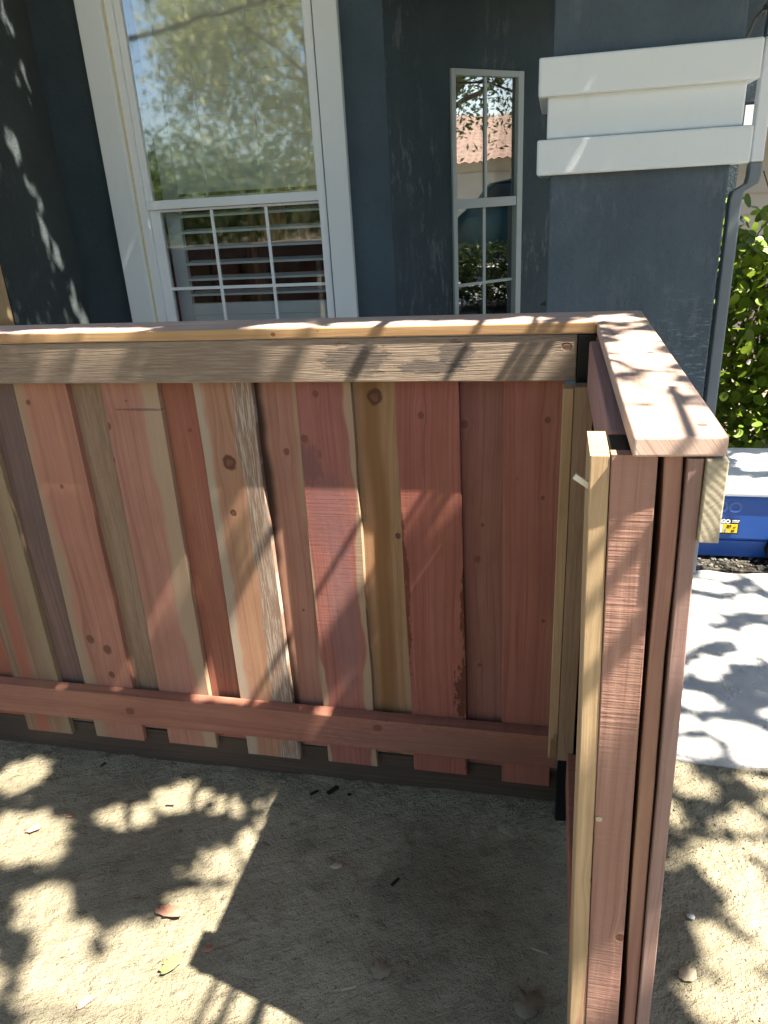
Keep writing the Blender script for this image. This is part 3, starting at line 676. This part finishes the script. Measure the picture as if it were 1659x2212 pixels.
def text(s_, x, z_, size, mat, parent, y, bold=0):
    cu_ = bpy.data.curves.new('lettering', 'FONT'); cu_.body = s_; cu_.size = size; cu_.extrude = .0003; cu_.offset = bold
    to = bpy.data.objects.new('tmp', cu_); me = bpy.data.meshes.new_from_object(to); bpy.data.objects.remove(to)
    me.materials.clear(); o = link('lettering', me, mat, parent, loc=(x, y, z_)); o.rotation_euler = (rad(90), 0, 0); return o
M_TW = simple('print_white', (.8, .8, .8)); M_TK = simple('print_black', (.015, .015, .015))
text('GO', .690, stz1-.0175, .022, M_TW, ST, ky-.0020, .0012)
text('WHEELED\nCOOLER', .731, stz1-.008, .0062, M_TW, ST, ky-.0020, .0002)
text('38', .7125, stz0+.027, .018, M_TK, ST, ky-.0030, .0008)
text('QT', .737, stz0+.027, .008, M_TK, ST, ky-.0030)
text('28', .731, stz0+.010, .013, M_TK, ST, ky-.0030, .0006)
box('can_symbol', .707, .7125, ky-.0032, ky-.0027, stz0+.010, stz0+.022, simple('print_blue', (.1, .25, .5)), ST)
text('OO', .66, CAMZ-1.215, .062, simple('embossed_blue', (.03, .10, .34), .3, .5), K, ky-.0005, .002)

# ------------------------------------------------------------------ foliage
def leafmat(name, c, trans=.2):
    n = NT(name); oi = n.t.nodes.new('ShaderNodeObjectInfo'); g = n.t.nodes.new('ShaderNodeNewGeometry')
    f = n.noise(g.outputs['Position'], 9., 2.)
    r = n.add(g.outputs['Random Per Island'], n.mul(n.sub(f, .5), .8))
    cc = n.mix(n.M('ADD', r, 0, clamp=True), tuple(v*.55 for v in c), (min(1, c[0]*1.9), c[1]*1.35, c[2]*.9))
    df = n.t.nodes.new('ShaderNodeBsdfTranslucent'); n.setin(df.inputs[0], cc)
    n.fin(cc, .45, .35); mx = n.t.nodes.new('ShaderNodeMixShader'); mx.inputs[0].default_value = trans
    n.t.links.new(n.b.outputs[0], mx.inputs[1]); n.t.links.new(df.outputs[0], mx.inputs[2]); n.t.links.new(mx.outputs[0], n.out.inputs[0])
    return n.m
M_LEAF = leafmat('tree_leaf', (.055, .105, .025)); M_VINE = leafmat('hedge_leaf', (.14, .26, .035), .4); M_LEAFL = leafmat('pale_tree_leaf', (.29, .38, .22), .45)
M_BARK = simple('bark', (.13, .10, .075), .95, .1, 30, .4, .01)
def leaves(name, cents, size, mat, parent, rnd, aspect=.55, droop=0., n6=False):
    vs = []; fs = []
    for c in cents:
        s_ = size*rnd.uniform(.65, 1.3)
        d = Vector((rnd.gauss(0, 1), rnd.gauss(0, 1), rnd.gauss(0, .6)-droop)).normalized()
        nn = Vector((rnd.gauss(0, 1), rnd.gauss(0, 1), rnd.gauss(.8, .7))); w_ = d.cross(nn).normalized()*s_*aspect*.5; L_ = d*s_
        c = Vector(c); b = len(vs); up = w_.cross(d).normalized()*s_*.06
        vs += [tuple(c), tuple(c+L_*.45+w_+up), tuple(c+L_), tuple(c+L_*.45-w_+up)]
        fs.append((b, b+1, b+2, b+3))
    return link(name, mesh(name, vs, fs), mat, parent)
def limb(mb, p, q, r0, r1, rnd, n_=7, wob=.08):
    p, q = Vector(p), Vector(q); L_ = (q-p).length
    pts = [p.lerp(q, i/n_)+Vector((rnd.gauss(0, 1), rnd.gauss(0, 1), rnd.gauss(0, 1)))*wob*L_*.15*math.sin(math.pi*i/n_) for i in range(n_+1)]
    mb.tube(pts, [r0+(r1-r0)*i/n_ for i in range(n_+1)], 7); return pts

# --- the tree over the yard: its crown leaves gaps through which the sun reaches the yard
def to_plane(P, axis, val):
    """point where a leaf's shadow lands"""
    t = (P[axis]-val)/SUN[axis]; return (P[0]-SUN[0]*t, P[1]-SUN[1]*t, P[2]-SUN[2]*t)
#GAPS
gaps_ground = [(-1.27,1.16,.13,.10),(-1.42,1.36,.07,.07),(-1.05,1.27,.07,.03),(-.93,1.36,.07,.05),(-.80,1.36,.05,.02),(-.66,1.26,.05,.04),(-.74,1.17,.05,.03),(-.73,1.06,.08,.05),
               (-.80,.93,.11,.08),(-1.0,.93,.06,.05),(-.95,.84,.10,.05),(-.66,.83,.10,.04),(-1.1,1.0,.05,.04),(-.60,.80,.14,.05),(-.85,.76,.16,.05),(-.73,.98,.05,.08),(-1.15,.80,.1,.05),
               (.42,1.36,.05,.09),(.47,1.25,.06,.07),(.40,1.12,.05,.05),(.52,1.14,.05,.06),(.36,1.02,.06,.04),(.40,1.60,.05,.03),(.5,1.5,.04,.03),(.56,1.40,.04,.05)]
gaps_cap = [(.052,.785,.05,.09),(.09,.80,.02,.03),(-.30,1.45,.22,.04),(-.55,1.46,.08,.03),(-1.05,1.46,.2,.03),(-.05,1.47,.07,.03),(-.9,1.45,.1,.03),(.12,1.46,.05,.05)]+[(.125+.01*((-1)**i), 1.38-.062*i, .062, .019) for i in range(11)]
gaps_ground = [(x, y, a, b) for x, y, a, b in gaps_ground]+[(-.80,.86,.12,.06),(-.62,.80,.12,.04),(.50,1.25,.07,.10),(.45,1.05,.05,.06)]
gaps_path = []
rp = random.Random(77)
for i in range(175):
    gaps_path.append((rp.uniform(.35, 1.6), rp.uniform(1.72, 2.95), rp.uniform(.03, .085), rp.uniform(.02, .05)))
for i in range(26):
    gaps_path.append((rp.uniform(.3, .7), rp.uniform(.9, 1.66), rp.uniform(.02, .05), rp.uniform(.02, .04)))
for i in range(20):
    gaps_path.append((rp.uniform(.45, 1.1), rp.uniform(2.9, 3.3), rp.uniform(.04, .1), rp.uniform(.03, .06)))
gaps_q = [(1.05, 1.2, 1.1, 1.25, .785), (.70, 1.09, .3, 1.2, .741), (.17, .27, .2, .5, .741), (1.13, 1.55, 1.1, 1.2, 1.432), (1.62, 2.05, 1.1, 1.2, 1.432),
    (1.30, 1.75, .55, .95, 1.47), (1.35, 1.62, .3, .6, 1.47), (2.02, 2.06, .3, .6, 1.47), (2.30, 2.34, .2, .4, 1.47), (1.45, 1.7, .2, .4, 1.47)]
gaps_house = [(-1.93, 1.06, .05, .10), (-1.90, 1.2, .03, .05)]
gaps_wing = [(3.152, 2.222, .02, .06), (3.167, 1.995, .015, .06), (3.02, 1.73, .02, .07), (3.03, 1.66, .02, .05), (3.078, 1.511, .03, .07), (3.085, 1.398, .02, .05), (3.147, 1.296, .022, .05), (3.082, 1.262, .015, .05), (3.194, 1.086, .022, .07), (3.25, .991, .03, .05), (3.19, 1.19, .015, .06), (2.95, 1.0, .02, .04)]
def open_mask(V, jit):
    """V: (leaves, 4, 3) corners; True where any corner would shade one of the sunlit patches"""
    S_ = np.array(SUN); out = np.zeros(len(V), bool); J = jit[:, None]
    def land(axis, val): return V-S_*((V[..., axis]-val)/S_[axis])[..., None]
    def ell(G, a_, b_, L_, ga, gb):
        nonlocal out
        for (x, y, a, b) in L_:
            out |= ((((G[..., a_]-x)/(a+ga))**2+((G[..., b_]-y)/(b+gb))**2) < J).any(axis=1)
    ell(land(2, 0.), 0, 1, gaps_ground, .014, .010); ell(land(2, 0.), 0, 1, gaps_path, 0., 0.)
    ell(land(2, TOPZ), 0, 1, gaps_cap, .0, .0)
    ell(land(1, 3.27), 0, 2, gaps_house, .0, .0)
    ell(land(0, -2.2), 1, 2, gaps_wing, .0, .01)
    # on the grazing-lit fence faces a leaf's shadow is smeared along lines of constant q
    q = V[..., 2]-V[..., 0]/.62
    for (qa, qb, za, zb, yp) in gaps_q:
        g = land(1, yp)[..., 2]
        out |= ((q > qa) & (q < qb) & (g > za) & (g < zb)).any(axis=1)
    return out
rnd = random.Random(21)
T = empty('shade_tree', (4.2, -2.4, 0), label='broad leafy shade tree beside the yard whose crown dapples the ground', cat='tree')
tr = MB(); limb(tr, (4.2, -2.4, -.1), (4.0, -2.1, 2.6), .17, .12, rnd)
tips = []
for (a, b, c) in [(1.2, .3, 4.6), (2.4, 1.2, 4.8), (3.6, 2.2, 4.7), (5.0, .8, 4.9), (5.2, -2.5, 5.2), (2.6, -3.0, 5.0), (4.0, -.4, 5.6)]:
    p = limb(tr, (4.0, -2.1, 2.5), (a, b, c), .075, .015, rnd, 9, .2); tips.append(p)
    for j in range(6):
        q = p[3+j]; limb(tr, q, q+Vector((rnd.uniform(-.9, .9), rnd.uniform(-.9, .9), rnd.uniform(-.1, .7))), .014, .004, rnd, 5, .2)
# thin branches over the fence: their shadows are the straight slanting stripes on its faces
for (q_, z_, r_, yp) in [(.985, 2.15, .008, .741), (.92, 2.25, .011, .741), (.812, 2.2, .016, .741), (1.168, 2.2, .009, 1.432), (1.262, 2.3, .007, 1.432), (1.424, 2.2, .009, 1.432), (1.737, 2.3, .014, 1.432)]:
    x_ = .62*(z_-q_); yc_ = yp-.15*(z_-1.05)
    limb(tr, (x_+1.1, yc_-.75, z_+1.5), (x_+.01, yc_-.22, z_+.04), .005, r_*.9, rnd, 6, .05); limb(tr, (x_+.01, yc_-.22, z_+.04), (x_, yc_+.22, z_), r_, r_*.7, rnd, 5, .02)
tr.build('trunk', M_BARK, T, smooth=True)
cents = []
while len(cents) < 112000:
    if rnd.random() < .76:    # boughs over the yard
        hz = rnd.uniform(3.0, 4.1); c = Vector((rnd.uniform(-2.0, 2.0)+SUN.x/SUN.z*hz, rnd.uniform(.5, 3.6)+SUN.y/SUN.z*hz, hz))
    elif rnd.random() < .22:  # boughs in front of the big window
        hz = rnd.uniform(.9, 2.5); c = Vector((rnd.uniform(-2.15, -.7), 3.25, hz))+SUN*((rnd.uniform(3.4, 4.2)-hz)/SUN.z)
    elif rnd.random() < .35:  # boughs reaching over the dark wing wall
        hz = rnd.uniform(.3, 2.6); k_ = (rnd.uniform(3.35, 4.2)-hz)/SUN.z; c = Vector((-2.2, rnd.uniform(2.5, 3.4), hz))+SUN*k_
    else: c = Vector((rnd.uniform(-.3, 6.6), rnd.uniform(-3.6, 3.4), rnd.uniform(3.4, 5.4)))
    if c.x > -.4 and ((c.x-2.9)/4.0)**2+((c.y+.0)/3.6)**2 > 1: continue
    for j in range(rnd.randint(12, 30)):
        cents.append((c.x+rnd.gauss(0, .09), c.y+rnd.gauss(0, .09), c.z+rnd.gauss(0, .06)))
rs = np.random.RandomState(8); N_ = len(cents); c0 = np.array(cents)
nrm = lambda a: a/np.linalg.norm(a, axis=1, keepdims=True)
d_ = nrm(rs.normal(size=(N_, 3))*[1, 1, .6]); nn_ = rs.normal(size=(N_, 3))*[1, 1, .7]+[0, 0, .8]
sz = (.060*rs.uniform(.65, 1.3, N_))[:, None]; w_ = nrm(np.cross(d_, nn_))*sz*.33; L_ = d_*sz
V = np.stack([c0, c0+L_*.45+w_, c0+L_, c0+L_*.45-w_], 1)
V = V[~open_mask(V, rs.uniform(.35, 1.0, N_))]
me = bpy.data.meshes.new('crown'); nl = len(V); me.vertices.add(nl*4); me.vertices.foreach_set('co', V.reshape(-1))
me.loops.add(nl*4); me.loops.foreach_set('vertex_index', np.arange(nl*4)); me.polygons.add(nl); me.polygons.foreach_set('loop_start', np.arange(nl)*4)
me.update(calc_edges=True); me.validate(); link('crown', me, M_LEAF, T)

# --- added unseen tree: its crown blocks sky light to darken the yard
T2 = empty('sky_blocker_tree', (-6.4, -2.6, 0), label='added unseen leafy tree blocking sky light over the left of the yard', cat='tree')
tb_ = MB(); limb(tb_, (-6.4, -2.6, -.1), (-6.0, -2.2, 3.0), .15, .1, rnd); cl = []
for i in range(90):
    q = Vector((rnd.uniform(-4.6, .5), rnd.uniform(-3.6, 2.3), rnd.uniform(3.6, 4.7)))
    if q.x > -.6 and q.y > .2: q.x -= 1.6
    cl.append(q)
for q in cl[::15]: limb(tb_, (-6.0, -2.2, 2.9), q+Vector((0, 0, .5)), .03, .008, rnd, 7, .12)
tb_.build('trunk', M_BARK, T2, smooth=True)
leaves('crown', [q+Vector((rnd.gauss(0, .30), rnd.gauss(0, .30), rnd.gauss(0, .13))) for q in cl for k_ in range(330)], .09, M_LEAF, T2, rnd, .6)
# --- weeping tree across the street seen in the big window's glass
def simple_tree(name, base, h, rx, rz, zc, n_, size, mat, label, droop=0., seed=1, hang=False):
    rnd = random.Random(seed); t = empty(name, base, label=label, cat='tree'); b = Vector(base); tb_ = MB()
    limb(tb_, b-Vector((0, 0, .1)), b+Vector((0, 0, zc)), .16, .09, rnd)
    cl = []
    for i in range(46):
        while True:
            d = Vector((rnd.uniform(-1, 1), rnd.uniform(-1, 1), rnd.uniform(-1, 1)))
            if .25 < d.length < 1: break
        cl.append(b+Vector((d.x*rx, d.y*rx, zc+d.z*rz)))
    for q in cl[:16]: limb(tb_, b+Vector((0, 0, zc*.7)), q, .05, .012, rnd, 6, .2)
    tb_.build('trunk', M_BARK, t, smooth=True); cc = []
    for i in range(n_):
        q = rnd.choice(cl); s_ = rx*.17
        if hang: cc.append(q+Vector((rnd.gauss(0, s_*.55), rnd.gauss(0, s_*.55), -abs(rnd.gauss(0, s_*1.7)))))
        else: cc.append(q+Vector((rnd.gauss(0, s_), rnd.gauss(0, s_), rnd.gauss(0, s_*.7))))
    leaves('crown', cc, size, mat, t, rnd, .4, droop); return t
simple_tree('weeping_tree', (-3.6, -6.5, 0), 6, 3.0, 1.9, 4.3, 30000, .11, M_LEAFL, 'pale green weeping tree on the far side of the yard', 1.5, 5, True)
simple_tree('broad_tree', (-9.0, -12.0, 0), 7, 4.2, 1.1, 1.5, 9000, .22, M_LEAF, 'low dense dark tree on the far side of the street at the left', 0, 15)
simple_tree('broad_tree', (-2.5, -13.5, 0), 7, 4.2, 1.2, 1.6, 9000, .22, M_LEAF, 'low dense dark tree across the street behind the weeping tree', 0, 16)
simple_tree('broad_tree', (3.8, -12.5, 0), 7, 3.8, 1.1, 1.4, 8000, .22, M_LEAF, 'low dense dark tree on the far side of the street at the right', 0, 17)
simple_tree('street_tree', (9.5, 2.2, 0), 5, 2.6, 1.5, 3.9, 12000, .11, M_LEAF, 'bushy green tree in front of the tile roofed house', 0, 6)

for o in list(col.objects):
    if o.name.startswith('broad_tree'): o['group'] = 'low trees across the street'
# --- vine hedge right of the column
HG = empty('leafy_hedge', (1.15, 4.0, 0), label='bright green round leaved hedge between the column and the pale building', cat='hedge')
rnd = random.Random(31)
def rleaf():
    vs = [(0, 0, 0)]; n_ = 10
    for i in range(n_):
        t = 2*math.pi*i/n_; r = .5*(1+.06*math.cos(t)); vs.append((.5+r*math.cos(t)*.98, r*.86*math.sin(t)*(1-.25*max(0, math.cos(t))), .10*math.cos(2*t)*.5+.04*abs(math.sin(t))))
    vs[0] = (.5, 0, -.03)
    me = mesh('leaf', vs, [(0, i+1, (i+1) % n_+1) for i in range(n_)]); me.materials.append(M_VINE); me.polygons.foreach_set('use_smooth', [True]*n_); return me
LME = rleaf()
cand = []
for i in range(8500):
    x = rnd.uniform(.82, 2.4); y = rnd.uniform(3.95, 4.5) if rnd.random() > .45 else rnd.uniform(3.86, 4.1)
    topz = 1.30+.12*math.sin(x*5)+.10*mnoise.noise(Vector((x*4, 0, 0)))
    z_ = rnd.uniform(.05, 1)**.8*topz
    if rnd.random() < .03: z_ = topz+rnd.uniform(0, .15)
    cand.append((x, y, z_))
vis = [c for c in cand if c[0]/c[1] < .30]; vis.sort(key=lambda c: c[1]); near = vis[:300]; ns = set(near)
def leafmatx(c, s_):
    return Matrix.Translation(c)@Matrix.Rotation(rnd.uniform(0, 6.28), 4, 'Z')@Matrix.Rotation(rnd.gauss(.55, .45), 4, 'Y')@Matrix.Rotation(rnd.gauss(0, .5), 4, 'X')@Matrix.Scale(s_, 4)
for c in near:
    o = bpy.data.objects.new('leaf', LME); col.objects.link(o); o.parent = HG
    o.matrix_local = Matrix.Translation(-HG.location)@leafmatx(c, rnd.uniform(.032, .085))@Matrix.Diagonal((1, rnd.uniform(.65, 1.05), 1, 1))
vs = []; fs = []; bv = [v.co.copy() for v in LME.vertices]; bf = [tuple(p.vertices) for p in LME.polygons]
for c in cand:
    if c in ns: continue
    mm = leafmatx(c, rnd.uniform(.03, .08))@Matrix.Diagonal((1, rnd.uniform(.65, 1.05), 1, 1)); b = len(vs); vs += [tuple(mm@v) for v in bv]; fs += [tuple(b+i for i in f_) for f_ in bf]
tag(link('leaf_mass', mesh('leaf_mass', vs, fs), M_VINE, HG, smooth=True), kind='stuff')
tb_ = MB()
for i in range(16):
    x = rnd.uniform(.85, 1.6); limb(tb_, (x, 4.2, 0), (x+rnd.uniform(-.15, .25), rnd.uniform(3.9, 4.2), rnd.uniform(.9, 1.5)), .007, .003, rnd, 8, .5)
tb_.build('stems', simple('vine_stem', (.16, .12, .07)), HG, smooth=True)
# dark inner mass of the hedge is simply more leaves, further back
# --- small plant by the entry
PL = empty('potted_shrub', (.0, 3.3, 0), label='small dark leafy shrub tucked behind the porch column', cat='shrub')
PL.name = 'entry_shrub'
tb_ = MB(); lc = []
for i in range(9):
    q = Vector((rnd.uniform(-.10, .03), rnd.uniform(3.2, 3.5), rnd.uniform(.72, .98))); limb(tb_, (.03, 3.32, 0), q, .006, .002, rnd, 6, .3)
    for j in range(16): lc.append(q+Vector((rnd.gauss(0, .03), rnd.gauss(0, .03), rnd.gauss(-.04, .07))))
tb_.build('stems', M_BARK, PL); leaves('leaves', lc, .055, M_LEAF, PL, rnd, .55)

# ------------------------------------------------------------------ what the glass reflects
M_ASPH = simple('asphalt', (.05, .05, .052), .9, .2, 30, .2); M_DRIVE = simple('driveway', (.42, .41, .38), .9, .2, 4, .15)
b_ = box('driveway', 7.2, 14.5, -8, 12, -.02, .012, M_DRIVE); tag(b_, 'pale concrete driveway across from the entry', kind='structure')
b_ = box('road', -40, 60, -16, -10, -.02, .006, M_ASPH); tag(b_, 'asphalt street beyond the yard', kind='structure')
N2 = empty('tile_roofed_house', (17, 3, 0), label='cream house with terracotta tile roof across the driveway', cat='house')
MB().box(15.2, 22, -4, 10, 0, 2.15).build('wall', simple('cream_stucco', (.52, .46, .36), .9, .1, 3, .08), N2)
box('garage_door', 15.16, 15.2, .2, 3.6, 0, 1.9, simple('garage_door_paint', (.55, .50, .42), .7, .2, 5, .05), N2)
vs = []; fs = []; ny, nx_ = 180, 26
for i in range(nx_+1):
    for j in range(ny+1):
        t = i/nx_; y = -4.6+15.2*j/ny
        fr_ = (t*nx_) % 1
        vs.append((14.6+3.8*t, y, 2.12+1.25*t+.035*abs(math.sin(j*.5*math.pi))-.02*(i % 2)))
for i in range(nx_):
    for j in range(ny): a = i*(ny+1)+j; fs.append((a, a+1, a+ny+2, a+ny+1))
link('roof', mesh('roof', vs, fs), simple('terracotta', (.36, .24, .18), .9, .1, 6, .35), N2)
vs2 = [(36.8-x if x > 18 else x, y, z_) for x, y, z_ in [(18.4, -4.6, 3.37), (18.4, 10.6, 3.37), (22.5, 10.6, 2.1), (22.5, -4.6, 2.1)]]
link('roof_back', mesh('roof_back', [(18.4, -4.6, 3.36), (18.4, 10.6, 3.36), (22.5, 10.6, 2.1), (22.5, -4.6, 2.1)], [(0, 3, 2, 1)]), simple('terracotta_back', (.42, .20, .12), .9), N2)
# parked car (profile along y)
CR = empty('parked_car', (11.2, 3.6, 0), label='dark teal tall car parked on the driveway across from the entry', cat='car')
prof = [(-2.2, .35), (-2.25, .6), (-2.1, .82), (-1.3, .93), (-.75, 1.36), (-.2, 1.47), (.55, 1.45), (1.2, 1.08), (1.9, 1.0), (2.2, .88), (2.25, .5), (2.15, .33)]
vs = []; fs = []
secs = [(-.86, .97), (-.90, 1.0), (-.6, 1.02), (.6, 1.02), (.90, 1.0), (.86, .97)]
for k_, (xo, sc) in enumerate(secs):
    for (y, z_) in prof:
        xx = xo*(1-.24*max(0, (z_-.9)/.57)) ; vs.append((11.2+xx, 3.6+y*(.985 if k_ in (0, 5) else 1), z_*(.96 if k_ in (0, 5) and z_ > .9 else 1)))
n_ = len(prof)
for k_ in range(5):
    for i in range(n_): j = (i+1) % n_; fs.append((k_*n_+i, (k_+1)*n_+i, (k_+1)*n_+j, k_*n_+j))
fs += [tuple(range(n_)), tuple(range(5*n_, 6*n_))[::-1]]
M_CAR = simple('car_paint', (.02, .07, .08), .2, .6, 3, .05, Metallic=.5)
vs = [(a, b, c*1.17) for a, b, c in vs]
link('body', mesh('body', vs, fs), M_CAR, CR, smooth=False)
for sx in (-1, 1):
    vs = [(11.2+sx*.80, 3.6-1.1, .97), (11.2+sx*.80, 3.6+1.05, 1.0), (11.2+sx*.71, 3.6+.5, 1.38), (11.2+sx*.71, 3.6-.62, 1.36)]
    link('side_window', mesh('side_window', [(v[0]+sx*.012, v[1], v[2]*1.17) for v in vs], [(0, 1, 2, 3)]), simple('car_glass', (.02, .025, .03), .05, .8), CR)
    for yy_ in (-1.35, 1.35):
        wv = MB().tube([(11.2+sx*.72, 3.6+yy_, .33), (11.2+sx*.93, 3.6+yy_, .33)], .33, 20).build('wheel', M_TYRE, CR)
        MB().tube([(11.2+sx*.93, 3.6+yy_, .33), (11.2+sx*.94, 3.6+yy_, .33)], .2, 14).build('rim', M_SCREW, wv)
# low hedge in front of the driveway
HG2 = empty('low_hedge', (6.6, 3.4, 0), label='low dark clipped hedge at the edge of the driveway', cat='hedge')
lc = [(rnd.gauss(6.5, .25), rnd.uniform(1, 6.2), rnd.uniform(.1, .85)) for i in range(9000)]
leaves('leaves', lc, .09, M_LEAF, HG2, rnd, .6)
tb_ = MB()
for i in range(16): limb(tb_, (6.5, 1.2+.32*i, 0), (6.5+rnd.uniform(-.1, .1), 1.2+.32*i, .7), .015, .006, rnd)
tb_.build('stems', M_BARK, HG2)

# ------------------------------------------------------------------ litter on the dirt
def deadleaf(x, y, s_, mat, label, name='fallen_leaf', rz=0., lobes=5, curl=.25, cat='leaf', lift=.002, elong=1.5):
    n_ = 22; vs = [(0, 0, 0)]; rr = random.Random(int(abs(x*1000)+y*99)); lobes = lobes if lobes != 5 else 2
    for i in range(n_):
        t = 2*math.pi*i/n_; r = s_*(.5+.05*math.sin(lobes*t+1)+rr.uniform(-.09, .07))
        px, py = r*math.cos(t)*elong, r*math.sin(t); vs.append((px, py, curl*(py*py)/s_*2+curl*.3*px*px/s_+rr.uniform(0, .04)*s_))
    fs = [(0, i+1, (i+1) % n_+1) for i in range(n_)]
    o = link(name, mesh(name, vs, fs), mat, loc=(x, y, hgt(x, y)+lift), rot=(rr.uniform(-.12, .12), rr.uniform(-.12, .12), rz), smooth=True)
    m = o.modifiers.new('thick', 'SOLIDIFY'); m.thickness = .0012
    return tag(o, label, cat, 'fallen leaves on the dirt')
mp = simple('leaf_pink', (.38, .25, .20), .8, .2, 80, .3); mr = simple('leaf_red', (.30, .15, .10), .7, .2, 80, .3); mg = simple('leaf_green', (.17, .20, .08), .6, .3, 60, .3)
mc = simple('leaf_pale', (.40, .32, .22), .8, .2, 80, .25); md = simple('leaf_dirt', (.20, .17, .115), .9, .1, 80, .3); mk = simple('chip_black', (.02, .017, .013), .9, .1, 50, .3)
deadleaf(-1.257, 1.186, .026, mp, 'pinkish curled leaf in the bright patch at the far left', rz=.4)
deadleaf(-1.194, 1.248, .014, mr, 'tiny brown red leaf above the pink leaf at the left', rz=.2)
deadleaf(-.791, 1.026, .030, mr, 'long reddish curled leaf casting a shadow left of the fence shadow', rz=-.1, elong=2.2, curl=.6)
deadleaf(-.728, .912, .028, mg, 'yellow green leaf folded in the sunlight near the bottom', rz=.9, elong=1.7, curl=.8)
deadleaf(-.670, .961, .016, mr, 'small red leaf tip at the edge of the fence shadow', rz=.3)
deadleaf(-.864, .806, .020, mp, 'pale pink leaf near the bottom left of the dirt', rz=1.)
deadleaf(-.455, 1.215, .024, mc, 'pale round leaf lying in the middle of the shaded dirt', rz=.6, elong=1.1, curl=.05)
deadleaf(-.297, .980, .042, md, 'dust coloured lobed leaf in the shade towards the bottom', rz=.3, elong=1.0, curl=.1, lobes=7)
deadleaf(-.0, .955, .05, md, 'dust coloured ragged leaf near the foot of the fence end', rz=1.2, elong=1.3, curl=.12, lobes=7)
deadleaf(.306, 1.069, .032, mc, 'tan round leaf on the dirt outside the fence', rz=.2, elong=1.1, curl=.2)
def chip(x, y, L_, w_, rz, mat, label, cat='bark chip', name='bark_chip'):
    rr = random.Random(int(abs(x*777))); mb = MB(); mb.box(-L_/2, L_/2, -w_/2, w_/2, 0, w_*.35)
    mb.v = [(a+rr.uniform(-.15, .15)*w_, b+rr.uniform(-.2, .2)*w_, c) for a, b, c in mb.v]
    o = mb.build(name, mat); o.location = (x, y, hgt(x, y)-.001); o.rotation_euler = (0, 0, rz); return tag(o, label, cat, 'bark chips and twigs on the dirt')
chip(-.528, 1.440, .034, .013, 1.0, mk, 'black bark chip below the bottom rail, the larger of the pair')
chip(-.575, 1.425, .024, .007, .8, mk, 'thin black bark chip just left of the larger chip')
chip(-.31, 1.194, .026, .006, 1.0, mk, 'small dark twig in the middle of the shaded dirt', 'twig', 'twig')
chip(-.353, .936, .030, .004, .4, mc, 'pale bent twig near the bottom of the shaded dirt', 'twig', 'twig')
chip(.02, 1.072, .034, .003, -.2, mc, 'pale splinter lying beside the foot of the fence end', 'splinter', 'splinter')
chip(.476, 1.548, .04, .003, .8, mc, 'thin pale twig on the dirt beside the path edge', 'twig', 'twig')
chip(-.48, 1.432, .010, .008, .3, mk, 'tiny black crumb of bark right of the larger chip')
chip(-1.215, 1.44, .016, .006, 1.1, mk, 'small black chip on the dirt at the far left near the kickboard')
chip(-.95, 1.33, .022, .004, .1, mk, 'thin dark twig right of the left light patches', 'twig', 'twig')
chip(-1.17, .90, .05, .008, .9, mk, 'dark crooked twig at the lower left of the dirt', 'twig', 'twig')
mb = MB(); blob(mb, (.332, 1.198, hgt(.332, 1.198)+.003), .007, random.Random(2)); tag(mb.build('pebble', simple('pebble_white', (.6, .58, .52)), smooth=True), 'white pebble on the dirt outside the fence', 'pebble')
